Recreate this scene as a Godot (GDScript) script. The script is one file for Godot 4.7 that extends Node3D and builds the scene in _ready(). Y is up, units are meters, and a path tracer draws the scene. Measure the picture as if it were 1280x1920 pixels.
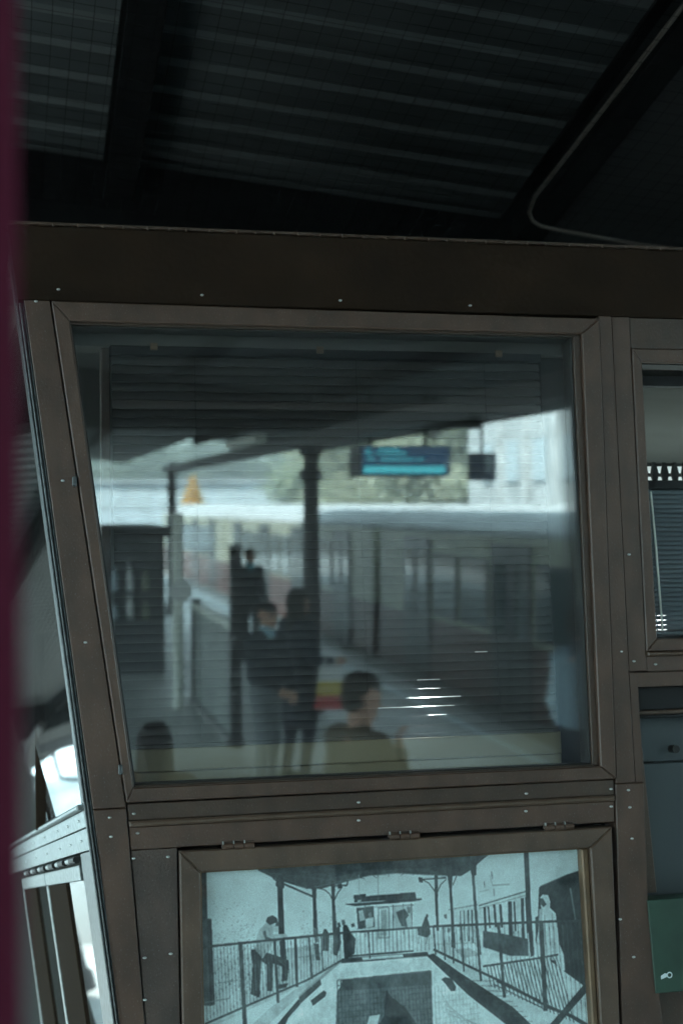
extends Node3D

# Axes: x runs along the front of the kiosk (to the right), y up, z out of the front, along the platform.
# WF: the frame of the front wall, which leans outward towards its top: u to the right, v up the wall, d out of it.
var WF := Transform3D(Basis(Vector3(1, 0, 0), Vector3(0, 0.9912, 0.1323), Vector3(0, -0.1323, 0.9912)), Vector3(0, 2.380, 0))
# SF: the frame of the left side wall: -a runs backwards, b up the wall, d outward.
var SF := Transform3D(Basis(Vector3(0.073, 0, 0.997), Vector3(-0.132, 0.991, 0.010), Vector3(-0.989, -0.132, 0.072)), Vector3(-0.618, 2.380, 0))
var M := {}
var used := {}
var rng := RandomNumberGenerator.new()


func lin(r: float, g: float, b: float, a := 1.0) -> Color:
	var c := Color(r, g, b).linear_to_srgb()
	c.a = a
	return c


func numbered(called: String) -> String:
	if not used.has(called):
		used[called] = 0
		return called
	used[called] += 1
	return "%s_%03d" % [called, used[called]]


func tag(o: Node3D, label: String, category := "", group := "", kind := "") -> void:
	if label: o.set_meta("label", label)
	if category: o.set_meta("category", category)
	if group: o.set_meta("group", group)
	if kind: o.set_meta("kind", kind)


func thing(called: String, label: String, category: String, at := Vector3.ZERO, turn := 0.0, group := "") -> Node3D:
	var o := Node3D.new()
	o.name = numbered(called)
	add_child(o, true)
	o.position = at
	o.rotation.y = turn
	tag(o, label, category, group)
	return o


func begin() -> SurfaceTool:
	var st := SurfaceTool.new()
	st.begin(Mesh.PRIMITIVE_TRIANGLES)
	return st


func put(called: String, what, mat: Material, parent: Node3D = self, xf := Transform3D.IDENTITY) -> MeshInstance3D:
	var o := MeshInstance3D.new()
	o.name = numbered(called) if parent == self else called
	o.mesh = what.commit() if what is SurfaceTool else what
	o.material_override = mat
	o.transform = xf
	parent.add_child(o, true)
	return o


func tri(st: SurfaceTool, a: Vector3, b: Vector3, c: Vector3, out: Vector3) -> void:
	var n := (c - a).cross(b - a)
	if n.length_squared() < 1e-16: return
	n = n.normalized()
	if n.dot(out) < 0.0:
		var t := b
		b = c
		c = t
		n = -n
	for p in [a, b, c]:
		st.set_normal(n)
		st.add_vertex(p)


func quad(st: SurfaceTool, a: Vector3, b: Vector3, c: Vector3, d: Vector3, out: Vector3) -> void:
	tri(st, a, b, c, out)
	tri(st, a, c, d, out)


# A convex outline in (u, v), from depth d0 (back) to d1 (front), its front edge chamfered by e.
func prism(st: SurfaceTool, poly: Array, d0: float, d1: float, e := 0.0) -> void:
	var n := poly.size()
	var mid := Vector2.ZERO
	for p in poly: mid += p / n
	var area := 0.0
	for i in n: area += poly[i].cross(poly[(i + 1) % n])
	var s := 1.0 if area > 0.0 else -1.0
	var ins := []
	for i in n:
		var p: Vector2 = poly[i]
		var a: Vector2 = (p - poly[(i + n - 1) % n]).normalized()
		var b: Vector2 = (poly[(i + 1) % n] - p).normalized()
		var na := Vector2(-a.y, a.x) * s
		var nb := Vector2(-b.y, b.x) * s
		ins.append(p + (na + nb) * (e / (1.0 + na.dot(nb))))
	var m3 := Vector3(mid.x, mid.y, (d0 + d1) / 2)
	for i in n:
		var j := (i + 1) % n
		var p0 := Vector3(poly[i].x, poly[i].y, d0)
		var q0 := Vector3(poly[j].x, poly[j].y, d0)
		var p1 := Vector3(poly[i].x, poly[i].y, d1 - e)
		var q1 := Vector3(poly[j].x, poly[j].y, d1 - e)
		var side := (p0 + q0) / 2 - m3
		side.z = 0
		quad(st, p0, q0, q1, p1, side)
		if e > 0.0:
			quad(st, p1, q1, Vector3(ins[j].x, ins[j].y, d1), Vector3(ins[i].x, ins[i].y, d1), side.normalized() + Vector3(0, 0, 1))
	for i in range(1, n - 1):
		tri(st, Vector3(ins[0].x, ins[0].y, d1), Vector3(ins[i].x, ins[i].y, d1), Vector3(ins[i + 1].x, ins[i + 1].y, d1), Vector3(0, 0, 1))
		tri(st, Vector3(poly[0].x, poly[0].y, d0), Vector3(poly[i].x, poly[i].y, d0), Vector3(poly[i + 1].x, poly[i + 1].y, d0), Vector3(0, 0, -1))


func rect(u0: float, v0: float, u1: float, v1: float) -> Array:
	return [Vector2(u0, v0), Vector2(u1, v0), Vector2(u1, v1), Vector2(u0, v1)]


func plate(u0: float, v0: float, u1: float, v1: float, d0: float, d1: float, e := 0.0) -> SurfaceTool:
	var st := begin()
	prism(st, rect(u0, v0, u1, v1), d0, d1, e)
	return st


# A box between two corners with all its edges chamfered.
func bx(st: SurfaceTool, a: Vector3, b: Vector3, e := 0.0) -> void:
	var lo := Vector3(minf(a.x, b.x), minf(a.y, b.y), minf(a.z, b.z))
	var hi := Vector3(maxf(a.x, b.x), maxf(a.y, b.y), maxf(a.z, b.z))
	var mid := (lo + hi) / 2
	var h := (hi - lo) / 2
	for ax in 3:
		for s in [-1.0, 1.0]:
			var out := Vector3.ZERO
			out[ax] = s
			var c := []
			for k in [[-1, -1], [1, -1], [1, 1], [-1, 1]]:
				var p := Vector3.ZERO
				p[ax] = s * h[ax]
				p[(ax + 1) % 3] = k[0] * (h[(ax + 1) % 3] - e)
				p[(ax + 2) % 3] = k[1] * (h[(ax + 2) % 3] - e)
				c.append(mid + p)
			quad(st, c[0], c[1], c[2], c[3], out)
	if e <= 0.0: return
	for ax in 3:
		var i := (ax + 1) % 3
		var j := (ax + 2) % 3
		for s in [-1.0, 1.0]:
			for t in [-1.0, 1.0]:
				var p := []
				for q in [[-1, 0], [1, 0], [1, 1], [-1, 1]]:
					var v := Vector3.ZERO
					v[ax] = q[0] * (h[ax] - e)
					v[i] = s * (h[i] - (e if q[1] == 1 else 0.0))
					v[j] = t * (h[j] - (0.0 if q[1] == 1 else e))
					p.append(mid + v)
				var out := Vector3.ZERO
				out[i] = s
				out[j] = t
				quad(st, p[0], p[1], p[2], p[3], out)
	for s in [-1.0, 1.0]:
		for t in [-1.0, 1.0]:
			for r in [-1.0, 1.0]:
				var k := Vector3(s, t, r)
				tri(st, mid + k * Vector3(h.x, h.y - e, h.z - e), mid + k * Vector3(h.x - e, h.y, h.z - e), mid + k * Vector3(h.x - e, h.y - e, h.z), k)


func box(a: Vector3, b: Vector3, e := 0.0) -> SurfaceTool:
	var st := begin()
	bx(st, a, b, e)
	return st


func tube(st: SurfaceTool, pts: Array, radii, sides := 10) -> void:
	var rings := []
	for i in pts.size():
		var dir: Vector3 = (pts[mini(i + 1, pts.size() - 1)] - pts[maxi(i - 1, 0)]).normalized()
		var x := dir.cross(Vector3(0.13, 0.31, 0.94) if absf(dir.z) < 0.9 else Vector3(1, 0.2, 0)).normalized()
		var y := dir.cross(x)
		var r: float = radii[i] if radii is Array else radii
		var ring := []
		for k in sides:
			var t := TAU * k / sides
			ring.append([pts[i] + (x * cos(t) + y * sin(t)) * r, x * cos(t) + y * sin(t)])
		rings.append(ring)
	for i in pts.size() - 1:
		for k in sides:
			var q := [rings[i][k], rings[i][(k + 1) % sides], rings[i + 1][(k + 1) % sides], rings[i + 1][k]]
			var flip: bool = (q[2][0] - q[0][0]).cross(q[1][0] - q[0][0]).dot(q[0][1]) < 0
			for w in ([0, 2, 1, 0, 3, 2] if flip else [0, 1, 2, 0, 2, 3]):
				st.set_normal(q[w][1])
				st.add_vertex(q[w][0])
	for e in [0, pts.size() - 1]:
		var out: Vector3 = (pts[0] - pts[1]) if e == 0 else (pts[e] - pts[e - 1])
		for k in range(1, sides - 1):
			tri(st, rings[e][0][0], rings[e][k][0], rings[e][k + 1][0], out)


func tubes(pts: Array, radii, sides := 10) -> SurfaceTool:
	var st := begin()
	tube(st, pts, radii, sides)
	return st


func noise_tex(freq: float, lo: float, hi: float, octaves := 4, size := 512, normal := false, sd := 1) -> NoiseTexture2D:
	var n := FastNoiseLite.new()
	n.noise_type = FastNoiseLite.TYPE_SIMPLEX_SMOOTH
	n.frequency = freq
	n.fractal_octaves = octaves
	n.seed = sd
	var t := NoiseTexture2D.new()
	t.width = size
	t.height = size
	t.seamless = true
	t.noise = n
	if normal:
		t.as_normal_map = true
		t.bump_strength = 2.0
	else:
		var g := Gradient.new()
		g.set_color(0, Color(lo, lo, lo))
		g.set_color(1, Color(hi, hi, hi))
		t.color_ramp = g
	return t


# A painted or plain surface: mottle varies the colour, bump (a normal map) breaks the gloss.
func mat(called: String, c: Color, rough: float, metal := 0.0, mottle: Texture2D = null, scale := 1.0, bump: Texture2D = null, bump_by := 0.0) -> StandardMaterial3D:
	var m := StandardMaterial3D.new()
	m.resource_name = called
	m.albedo_color = c
	m.roughness = rough
	m.metallic = metal
	if mottle:
		m.albedo_texture = mottle
	if bump:
		m.normal_enabled = true
		m.normal_texture = bump
		m.normal_scale = bump_by
	if mottle or bump:
		m.uv1_triplanar = true
		m.uv1_scale = Vector3.ONE * scale
	M[called] = m
	return m


func pane_mat(alpha: float, tint: Color) -> StandardMaterial3D:
	var m := StandardMaterial3D.new()
	m.resource_name = "pane"
	m.transparency = BaseMaterial3D.TRANSPARENCY_ALPHA
	tint.a = alpha
	m.albedo_color = tint
	m.roughness = 0.0
	m.metallic_specular = 0.5
	return m


# ---------------------------------------------------------------- bodies: tapered capsules joined by a smooth minimum, meshed as surface nets
func nets(st: SurfaceTool, bones: Array, cell: float, k: float) -> void:
	var lo := Vector3.ONE * 1e9
	var hi := -lo
	for b in bones:
		var r := Vector3.ONE * (maxf(b[2], b[3]) + 3.0 * cell + k * 0.5)
		lo = lo.min(b[0] - r).min(b[1] - r)
		hi = hi.max(b[0] + r).max(b[1] + r)
	var nx := int((hi.x - lo.x) / cell) + 2
	var ny := int((hi.y - lo.y) / cell) + 2
	var nz := int((hi.z - lo.z) / cell) + 2
	var f := PackedFloat32Array()
	var near := PackedFloat32Array()
	var own := PackedInt32Array()
	f.resize(nx * ny * nz)
	f.fill(1.0)
	near.resize(f.size())
	near.fill(1e6)
	own.resize(f.size())
	for bi in bones.size():
		var b: Array = bones[bi]
		var a: Vector3 = b[0]
		var ab: Vector3 = b[1] - a
		var ra: float = b[2]
		var rb: float = b[3]
		var ll := maxf(ab.length_squared(), 1e-9)
		var pad := maxf(ra, rb) + 3.0 * cell + k * 0.5
		var i0: Vector3 = (a.min(b[1]) - Vector3.ONE * pad - lo) / cell
		var i1: Vector3 = (a.max(b[1]) + Vector3.ONE * pad - lo) / cell
		for z in range(maxi(0, int(i0.z)), mini(nz, int(i1.z) + 1)):
			for y in range(maxi(0, int(i0.y)), mini(ny, int(i1.y) + 1)):
				var at := (z * ny + y) * nx
				for x in range(maxi(0, int(i0.x)), mini(nx, int(i1.x) + 1)):
					var ap := lo + Vector3(x, y, z) * cell - a
					var t := clampf(ap.dot(ab) / ll, 0.0, 1.0)
					var d := (ap - ab * t).length() - lerpf(ra, rb, t)
					var was := f[at + x]
					var h := maxf(k - absf(was - d), 0.0) / k
					f[at + x] = minf(was, d) - h * h * k * 0.25
					if d < near[at + x]:
						near[at + x] = d
						own[at + x] = bi
	var ids := {}
	var pos := PackedVector3Array()
	var col := PackedColorArray()
	var off := [0, 1, nx, nx + 1, nx * ny, nx * ny + 1, nx * ny + nx, nx * ny + nx + 1]
	for z in nz - 1:
		for y in ny - 1:
			for x in nx - 1:
				var at := (z * ny + y) * nx + x
				var s := 0
				for o in off:
					if f[at + o] < 0.0: s += 1
				if s == 0 or s == 8: continue
				var sum := Vector3.ZERO
				var cnt := 0
				for e in [[0, 1], [2, 3], [4, 5], [6, 7], [0, 2], [1, 3], [4, 6], [5, 7], [0, 4], [1, 5], [2, 6], [3, 7]]:
					var fa := f[at + off[e[0]]]
					var fb := f[at + off[e[1]]]
					if (fa < 0.0) == (fb < 0.0): continue
					var t := fa / (fa - fb)
					var pa := Vector3(e[0] & 1, (e[0] >> 1) & 1, e[0] >> 2)
					var pb := Vector3(e[1] & 1, (e[1] >> 1) & 1, e[1] >> 2)
					sum += pa.lerp(pb, t)
					cnt += 1
				ids[at] = pos.size()
				pos.append(lo + (Vector3(x, y, z) + sum / cnt) * cell)
				col.append(bones[own[at]][4])
	var idx := PackedInt32Array()
	for at in ids:
		var z: int = at / (nx * ny)
		var y: int = (at / nx) % ny
		var x: int = at % nx
		for ax in 3:
			var du: int = [1, nx, nx * ny][ax]
			var dv: int = [nx, nx * ny, 1][ax]
			var dw: int = [nx * ny, 1, nx][ax]
			if (ax == 0 and (y == 0 or z == 0)) or (ax == 1 and (z == 0 or x == 0)) or (ax == 2 and (x == 0 or y == 0)): continue
			if (f[at] < 0.0) == (f[at + du] < 0.0): continue
			if not (ids.has(at - dv) and ids.has(at - dw) and ids.has(at - dv - dw)): continue
			var q: Array = [ids[at], ids[at - dv], ids[at - dv - dw], ids[at - dw]]
			if f[at] < 0.0: idx.append_array([q[0], q[1], q[2], q[0], q[2], q[3]])
			else: idx.append_array([q[0], q[2], q[1], q[0], q[3], q[2]])
	var nor := PackedVector3Array()
	nor.resize(pos.size())
	for i in range(0, idx.size(), 3):
		var n := (pos[idx[i + 2]] - pos[idx[i]]).cross(pos[idx[i + 1]] - pos[idx[i]])
		for j in 3: nor[idx[i + j]] += n
	for i in idx:
		st.set_color(col[i])
		st.set_normal(nor[i].normalized())
		st.add_vertex(pos[i])


# A standing adult, built facing +z with feet at the origin, then turned. look: colours; arms: [elbow, wrist] for the person's own left (+x) and right (-x).
func person(called: String, label: String, at: Vector3, turn: float, tall: float, look: Dictionary, arms: Array, extra := {}) -> Node3D:
	var root := thing(called, label, "person", at, turn, "people waiting on the platform")
	var s := tall / 1.75
	var lean: Vector3 = extra.get("lean", Vector3.ZERO)
	var skin: Color = look.skin
	var top: Color = look.top
	var legs: Color = look.legs
	var B := []
	var hip := Vector3(0, 0.93, 0)
	var chest := Vector3(0, 1.27, 0.0) + lean * 0.6
	var neck := Vector3(0, 1.47, -0.01) + lean
	var head: Vector3 = Vector3(0, 1.625, 0.015) + lean * 1.15
	var thick: float = extra.get("thick", 1.0)
	for sd in [-1.0, 1.0]:
		var step: float = sd * extra.get("stride", 0.03)
		var hj := Vector3(sd * 0.095, 0.90, 0)
		var kn := Vector3(sd * 0.105, 0.49, 0.025 + step)
		var an := Vector3(sd * 0.11, 0.09, -0.03 + step)
		B.append([hj, kn, 0.092 * thick, 0.062, legs])
		B.append([kn, an, 0.062, 0.045, legs])
		B.append([an + Vector3(0, -0.04, -0.02), an + Vector3(sd * 0.025, -0.055, 0.16), 0.048, 0.036, look.shoes])
		B.append([hip + Vector3(sd * 0.06, 0, 0), hip + Vector3(sd * 0.055, 0.17, 0) + lean * 0.3, 0.115 * thick, 0.105 * thick, top if look.get("long", false) else legs])
		B.append([hip + Vector3(sd * 0.055, 0.1, 0), chest + Vector3(sd * 0.075, 0, 0), 0.115 * thick, 0.12 * thick, top])
		var sh: Vector3 = Vector3(sd * 0.175, 1.415, -0.01) + lean * 0.95
		B.append([chest + Vector3(sd * 0.06, 0.06, 0), sh, 0.105 * thick, 0.068, top])
		B.append([sh, neck + Vector3(0, -0.02, 0), 0.06, 0.055, top])
		var el: Vector3 = arms[0 if sd > 0 else 1][0]
		var wr: Vector3 = arms[0 if sd > 0 else 1][1]
		B.append([sh, el, 0.062, 0.052, look.get("sleeve", top)])
		B.append([el, wr, 0.05, 0.036, look.get("sleeve", top)])
		if look.get("long", false):
			B.append([hip + Vector3(sd * 0.07, 0.05, 0), Vector3(sd * 0.1, 0.62, 0.0), 0.115, 0.13, top])
	B.append([neck + Vector3(0, -0.04, 0), head + Vector3(0, -0.05, 0), 0.055, 0.052, skin])
	if look.has("collar"): B.append([neck + Vector3(0, -0.01, 0.01), neck + Vector3(0, 0.03, 0.012), 0.07, 0.066, look.collar])
	var turnh := Basis(Vector3.UP, extra.get("head_turn", 0.0)) * Basis(Vector3.RIGHT, extra.get("nod", 0.0))
	var st := begin()
	var scaled := func(list: Array) -> Array:
		return list.map(func(b): return [b[0] * s, b[1] * s, b[2] * s, b[3] * s, b[4]])
	nets(st, scaled.call(B), 0.016, 0.035)
	var hd := func(p: Vector3) -> Vector3: return head + turnh * p
	var hair: Color = look.hair
	var dark := Color(0.02, 0.015, 0.012)
	var H := [
		[hd.call(Vector3(0, 0.035, -0.015)), hd.call(Vector3(0, 0.02, 0.012)), 0.082, 0.074, skin], [hd.call(Vector3(0, -0.03, 0.03)), hd.call(Vector3(0, -0.085, 0.06)), 0.058, 0.026, skin],
		[hd.call(Vector3(0, -0.1, -0.02)), hd.call(Vector3(0, -0.03, -0.01)), 0.048, 0.06, skin],
		[hd.call(Vector3(0, 0.005, 0.085)), hd.call(Vector3(0, -0.028, 0.103)), 0.010, 0.014, skin],
		[hd.call(Vector3(-0.018, -0.062, 0.083)), hd.call(Vector3(0.018, -0.062, 0.083)), 0.008, 0.008, Color(0.3, 0.11, 0.09)],
		[hd.call(Vector3(0, 0.06, -0.03)), hd.call(Vector3(0, 0.068, 0.02)), 0.084, 0.070, hair], [hd.call(Vector3(0, 0.0, -0.055)), hd.call(Vector3(0, 0.05, -0.03)), 0.066, 0.08, hair],
	]
	for sd in [-1.0, 1.0]:
		H.append([hd.call(Vector3(sd * 0.032, 0.008, 0.078)), hd.call(Vector3(sd * 0.034, 0.008, 0.081)), 0.011, 0.010, dark])
		H.append([hd.call(Vector3(sd * 0.022, 0.028, 0.085)), hd.call(Vector3(sd * 0.044, 0.026, 0.074)), 0.006, 0.005, hair])
		H.append([hd.call(Vector3(sd * 0.078, 0.012, -0.008)), hd.call(Vector3(sd * 0.078, -0.03, 0.0)), 0.017, 0.012, skin])
		if look.get("long_hair", false):
			H.append([hd.call(Vector3(sd * 0.062, 0.05, -0.02)), hd.call(Vector3(sd * 0.08, -0.2, -0.015)), 0.04, 0.035, hair])
	if look.get("long_hair", false):
		H.append([hd.call(Vector3(0, 0.02, -0.06)), hd.call(Vector3(0, -0.25, -0.075)), 0.065, 0.05, hair])
	nets(st, scaled.call(H), 0.007, 0.016)
	for i in 2:
		var sd := 1.0 if i == 0 else -1.0
		var wr: Vector3 = arms[i][1]
		var fw: Vector3 = (wr - arms[i][0]).normalized()
		var side := fw.cross(Vector3(0.2, 0.3, 1)).normalized()
		var pal := fw.cross(side) * -sd
		var Hn := [[wr - fw * 0.015, wr + fw * 0.03, 0.027, 0.026, skin]]
		for g in 4:
			var o := (g - 1.5) * 0.02
			var L: float = [0.070, 0.078, 0.074, 0.058][g]
			var k0 := wr + fw * 0.085 + side * o
			var k1 := k0 + fw * L * 0.45 + pal * L * 0.18
			Hn.append([wr + fw * 0.02 + side * o * 0.7, k0, 0.015, 0.0125, skin])
			Hn.append([k0, k1, 0.0098, 0.009, skin])
			Hn.append([k1, k1 + fw * L * 0.3 + pal * L * 0.4, 0.009, 0.008, skin])
		var tb := wr + fw * 0.03 - side * 0.028
		Hn.append([tb, tb + fw * 0.035 - side * 0.02 + pal * 0.012, 0.014, 0.011, skin])
		Hn.append([tb + fw * 0.035 - side * 0.02 + pal * 0.012, tb + fw * 0.062 - side * 0.02 + pal * 0.026, 0.0105, 0.009, skin])
		nets(st, scaled.call(Hn), 0.006, 0.008)
	put("body", st, M.person, root)
	return root


func _ready() -> void:
	rng.seed = 7
	# ---------------------------------------------------------------- camera, sky, sun, exposure
	var cam := Camera3D.new()
	cam.name = "camera"
	add_child(cam)
	cam.transform = Transform3D(Basis(Vector3(0.9743, -0.0627, 0.2163), Vector3(0.0051, 0.9664, 0.2570), Vector3(-0.2252, -0.2493, 0.9419)).orthonormalized(), Vector3(-0.6868, 1.62, 2.8728))
	cam.fov = 39.6
	cam.far = 2000.0
	var ca := CameraAttributesPhysical.new()
	ca.frustum_focal_length = 33.333
	ca.frustum_focus_distance = 2.98
	ca.frustum_far = 2000.0
	ca.frustum_near = 0.05
	ca.exposure_aperture = 2.1
	cam.attributes = ca
	var we := WorldEnvironment.new()
	we.name = "world"
	var env := Environment.new()
	env.background_mode = Environment.BG_SKY
	var psm := ProceduralSkyMaterial.new()
	psm.sky_top_color = lin(0.50, 0.78, 0.88)
	psm.sky_horizon_color = lin(0.70, 0.95, 1.0)
	psm.sky_curve = 0.2
	psm.ground_horizon_color = lin(0.35, 0.40, 0.42)
	psm.ground_bottom_color = lin(0.2, 0.22, 0.23)
	psm.sun_angle_max = 1.0
	var sky := Sky.new()
	sky.sky_material = psm
	env.sky = sky
	env.tonemap_mode = Environment.TONE_MAPPER_LINEAR
	env.tonemap_exposure = 6.6
	env.fog_enabled = true
	env.fog_density = 0.0032
	env.fog_light_color = lin(0.85, 0.97, 1.0)
	env.sdfgi_enabled = true
	env.ssao_enabled = true
	env.ssil_enabled = true
	we.environment = env
	add_child(we)
	var sun := DirectionalLight3D.new()
	sun.name = "sun"
	sun.light_energy = 1.1
	sun.light_angular_distance = 1.0
	sun.light_color = Color(0.94, 1.0, 0.98)
	sun.shadow_enabled = true
	sun.rotation_degrees = Vector3(-50, -138, 0)
	add_child(sun)

	# ---------------------------------------------------------------- materials
	var fine := noise_tex(0.03, 0.62, 1.0, 5, 512, false, 3)
	var stain := noise_tex(0.008, 0.74, 1.0, 5, 512, false, 9)
	var grain := noise_tex(0.12, 0.0, 1.0, 3, 512, true, 5)
	var pebble := noise_tex(0.16, 0.0, 1.0, 2, 512, true, 12)
	mat("brown", lin(0.100, 0.054, 0.036), 0.40, 0.0, stain, 1.3, grain, 0.12)
	mat("brown_dark", lin(0.074, 0.042, 0.027), 0.4, 0.0, stain, 1.7, grain, 0.12)
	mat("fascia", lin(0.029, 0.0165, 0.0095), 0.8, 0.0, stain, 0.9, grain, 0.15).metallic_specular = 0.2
	mat("brown_light", lin(0.116, 0.071, 0.048), 0.4, 0.0, stain, 1.1, grain, 0.1)
	mat("brown_pebble", lin(0.085, 0.054, 0.042), 0.45, 0.0, stain, 1.5, pebble, 0.45)
	mat("bronze", lin(0.20, 0.125, 0.07), 0.4, 0.2, stain, 2.0)
	# flecks of dust and chipped paint on the brown metal, and runs down the fascia
	var flecks := noise_tex(0.22, 0.0, 1.0, 2, 512, false, 31)
	var fr: Gradient = flecks.color_ramp
	fr.set_color(0, Color.BLACK)
	fr.set_color(1, Color(0.75, 0.75, 0.75))
	fr.add_point(0.83, Color.BLACK)
	fr.add_point(0.88, Color(0.5, 0.5, 0.5))
	var pale := Image.create(4, 4, false, Image.FORMAT_RGB8)
	pale.fill(lin(0.20, 0.20, 0.19))
	var pale_tex := ImageTexture.create_from_image(pale)
	for k in ["brown", "brown_dark", "brown_light", "brown_pebble"]:
		M[k].detail_enabled = true
		M[k].detail_mask = flecks
		M[k].detail_albedo = pale_tex
		M[k].detail_blend_mode = BaseMaterial3D.BLEND_MODE_MIX
		M[k].uv1_scale = Vector3(2.4, 1.5, 2.4)
	mat("rubber", lin(0.012, 0.011, 0.010), 0.6)
	mat("black", lin(0.006, 0.006, 0.007), 0.8)
	mat("silver", lin(0.36, 0.39, 0.39), 0.36, 0.85, fine, 3.0, grain, 0.15)
	mat("silver_dark", lin(0.15, 0.16, 0.165), 0.4, 0.8, fine, 3.0)
	mat("rivet", lin(0.70, 0.72, 0.72), 0.28, 0.9)
	mat("slat", lin(0.042, 0.040, 0.038), 0.45)
	mat("slat_pale", lin(0.085, 0.075, 0.07), 0.45)
	mat("slat_blue", lin(0.10, 0.125, 0.14), 0.4)
	mat("liner", lin(0.10, 0.10, 0.092), 0.7)
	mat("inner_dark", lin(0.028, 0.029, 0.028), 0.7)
	mat("liner_dark", lin(0.05, 0.052, 0.05), 0.7)
	mat("stile", lin(0.06, 0.065, 0.068), 0.5, 0.4)
	mat("matte_dark", lin(0.022, 0.014, 0.009), 0.95).metallic_specular = 0.12
	mat("cream", lin(0.24, 0.21, 0.13), 0.6)
	mat("inside", lin(0.10, 0.10, 0.095), 0.9)
	mat("steel_blue", lin(0.075, 0.086, 0.092), 0.34, 0.5)
	mat("green", lin(0.024, 0.064, 0.041), 0.5, 0.0, stain, 2.0)
	mat("white_print", lin(0.62, 0.70, 0.72), 0.5)
	mat("deck", lin(0.030, 0.0345, 0.0365), 0.6, 0.0, stain, 0.5)
	mat("beam", lin(0.005, 0.005, 0.0055), 0.85, 0.0, fine, 1.0).metallic_specular = 0.15
	mat("dark_sheet", lin(0.004, 0.004, 0.005), 0.8)
	mat("net", lin(0.003, 0.003, 0.003), 1.0).metallic_specular = 0.0
	mat("cable", lin(0.065, 0.052, 0.044), 0.6)
	mat("concrete", lin(0.58, 0.59, 0.57), 0.45, 0.0, stain, 0.12, grain, 0.3)
	mat("kerbstone", lin(0.42, 0.42, 0.40), 0.8, 0.0, fine, 0.5)
	mat("gravel", lin(0.16, 0.145, 0.13), 1.0, 0.0, fine, 0.6, pebble, 1.0)
	mat("rail_steel", lin(0.25, 0.2, 0.17), 0.4, 0.7)
	mat("column_paint", lin(0.045, 0.040, 0.042), 0.5, 0.0, stain, 1.0)
	mat("maroon", lin(0.080, 0.013, 0.028), 0.95).metallic_specular = 0.1
	mat("ochre", lin(0.46, 0.47, 0.36), 0.4, 0.0, stain, 0.3)
	mat("train_red", lin(0.13, 0.058, 0.05), 0.4, 0.0, stain, 0.3)
	mat("train_roof", lin(0.52, 0.54, 0.54), 0.7, 0.0, stain, 0.3)
	mat("train_dark", lin(0.02, 0.02, 0.022), 0.35)
	mat("train_glass", lin(0.05, 0.075, 0.08), 0.08)
	mat("pale_wall", lin(0.66, 0.69, 0.69), 0.8, 0.0, stain, 0.2)
	mat("pale_blue", lin(0.60, 0.70, 0.76), 0.8, 0.0, stain, 0.1)
	mat("facade", lin(0.62, 0.65, 0.65), 0.85, 0.0, stain, 0.1)
	mat("facade_grey", lin(0.45, 0.50, 0.52), 0.8, 0.0, stain, 0.1)
	mat("window_glass", lin(0.45, 0.52, 0.55), 0.15)
	mat("leaf_olive", lin(0.36, 0.38, 0.29), 0.8)
	mat("leaf_green", lin(0.24, 0.28, 0.19), 0.8)
	mat("leaf_grey", lin(0.15, 0.18, 0.14), 0.9)
	mat("leaf_yellow", lin(0.62, 0.40, 0.06), 0.8)
	mat("bark", lin(0.06, 0.05, 0.04), 0.9)
	mat("parapet", lin(0.36, 0.39, 0.37), 0.5, 0.0, stain, 0.4)
	mat("pale_pole", lin(0.78, 0.80, 0.72), 0.5)
	mat("display_blue", lin(0.012, 0.035, 0.10), 0.3)
	mat("board_grey", lin(0.09, 0.09, 0.095), 0.5)
	mat("sign_blue", lin(0.02, 0.03, 0.06), 0.5)
	mat("bag_red", lin(0.45, 0.05, 0.05), 0.5)
	mat("bag_white", lin(0.7, 0.7, 0.68), 0.5)
	mat("bag_yellow", lin(0.6, 0.45, 0.12), 0.5)
	for k in ["bag_red", "bag_white", "bag_yellow", "leaf_olive", "leaf_green", "leaf_grey", "leaf_yellow", "slat", "slat_pale", "slat_blue"]:
		M[k].cull_mode = BaseMaterial3D.CULL_DISABLED
	for k in ["leaf_olive", "leaf_green", "leaf_grey", "leaf_yellow"]:
		M[k].backlight_enabled = true
		M[k].backlight = M[k].albedo_color
	var pm := mat("person", Color.WHITE, 0.8)
	pm.vertex_color_use_as_albedo = true
	M.pane = pane_mat(0.0, Color(0.9, 1.0, 1.0))
	var glow := mat("tube_glow", lin(0.8, 0.9, 0.9), 0.5)
	glow.emission_enabled = true
	glow.emission = lin(0.85, 1.0, 0.98)
	glow.emission_energy_multiplier = 0.09
	var lg := mat("lamp_glow", lin(0.8, 0.9, 0.9), 0.5)
	lg.emission_enabled = true
	lg.emission = lin(0.85, 1.0, 0.98)
	lg.emission_energy_multiplier = 0.085
	var scr := mat("screen_glow", lin(0.02, 0.05, 0.08), 0.4)
	scr.emission_enabled = true
	scr.emission = lin(0.10, 0.75, 0.85)
	scr.emission_energy_multiplier = 0.30

	setting()
	canopy()
	kiosk()
	poster_case()
	blinds()
	desk_lamp()
	near_things()
	platform_things()
	train()
	beyond()
	people()


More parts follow.
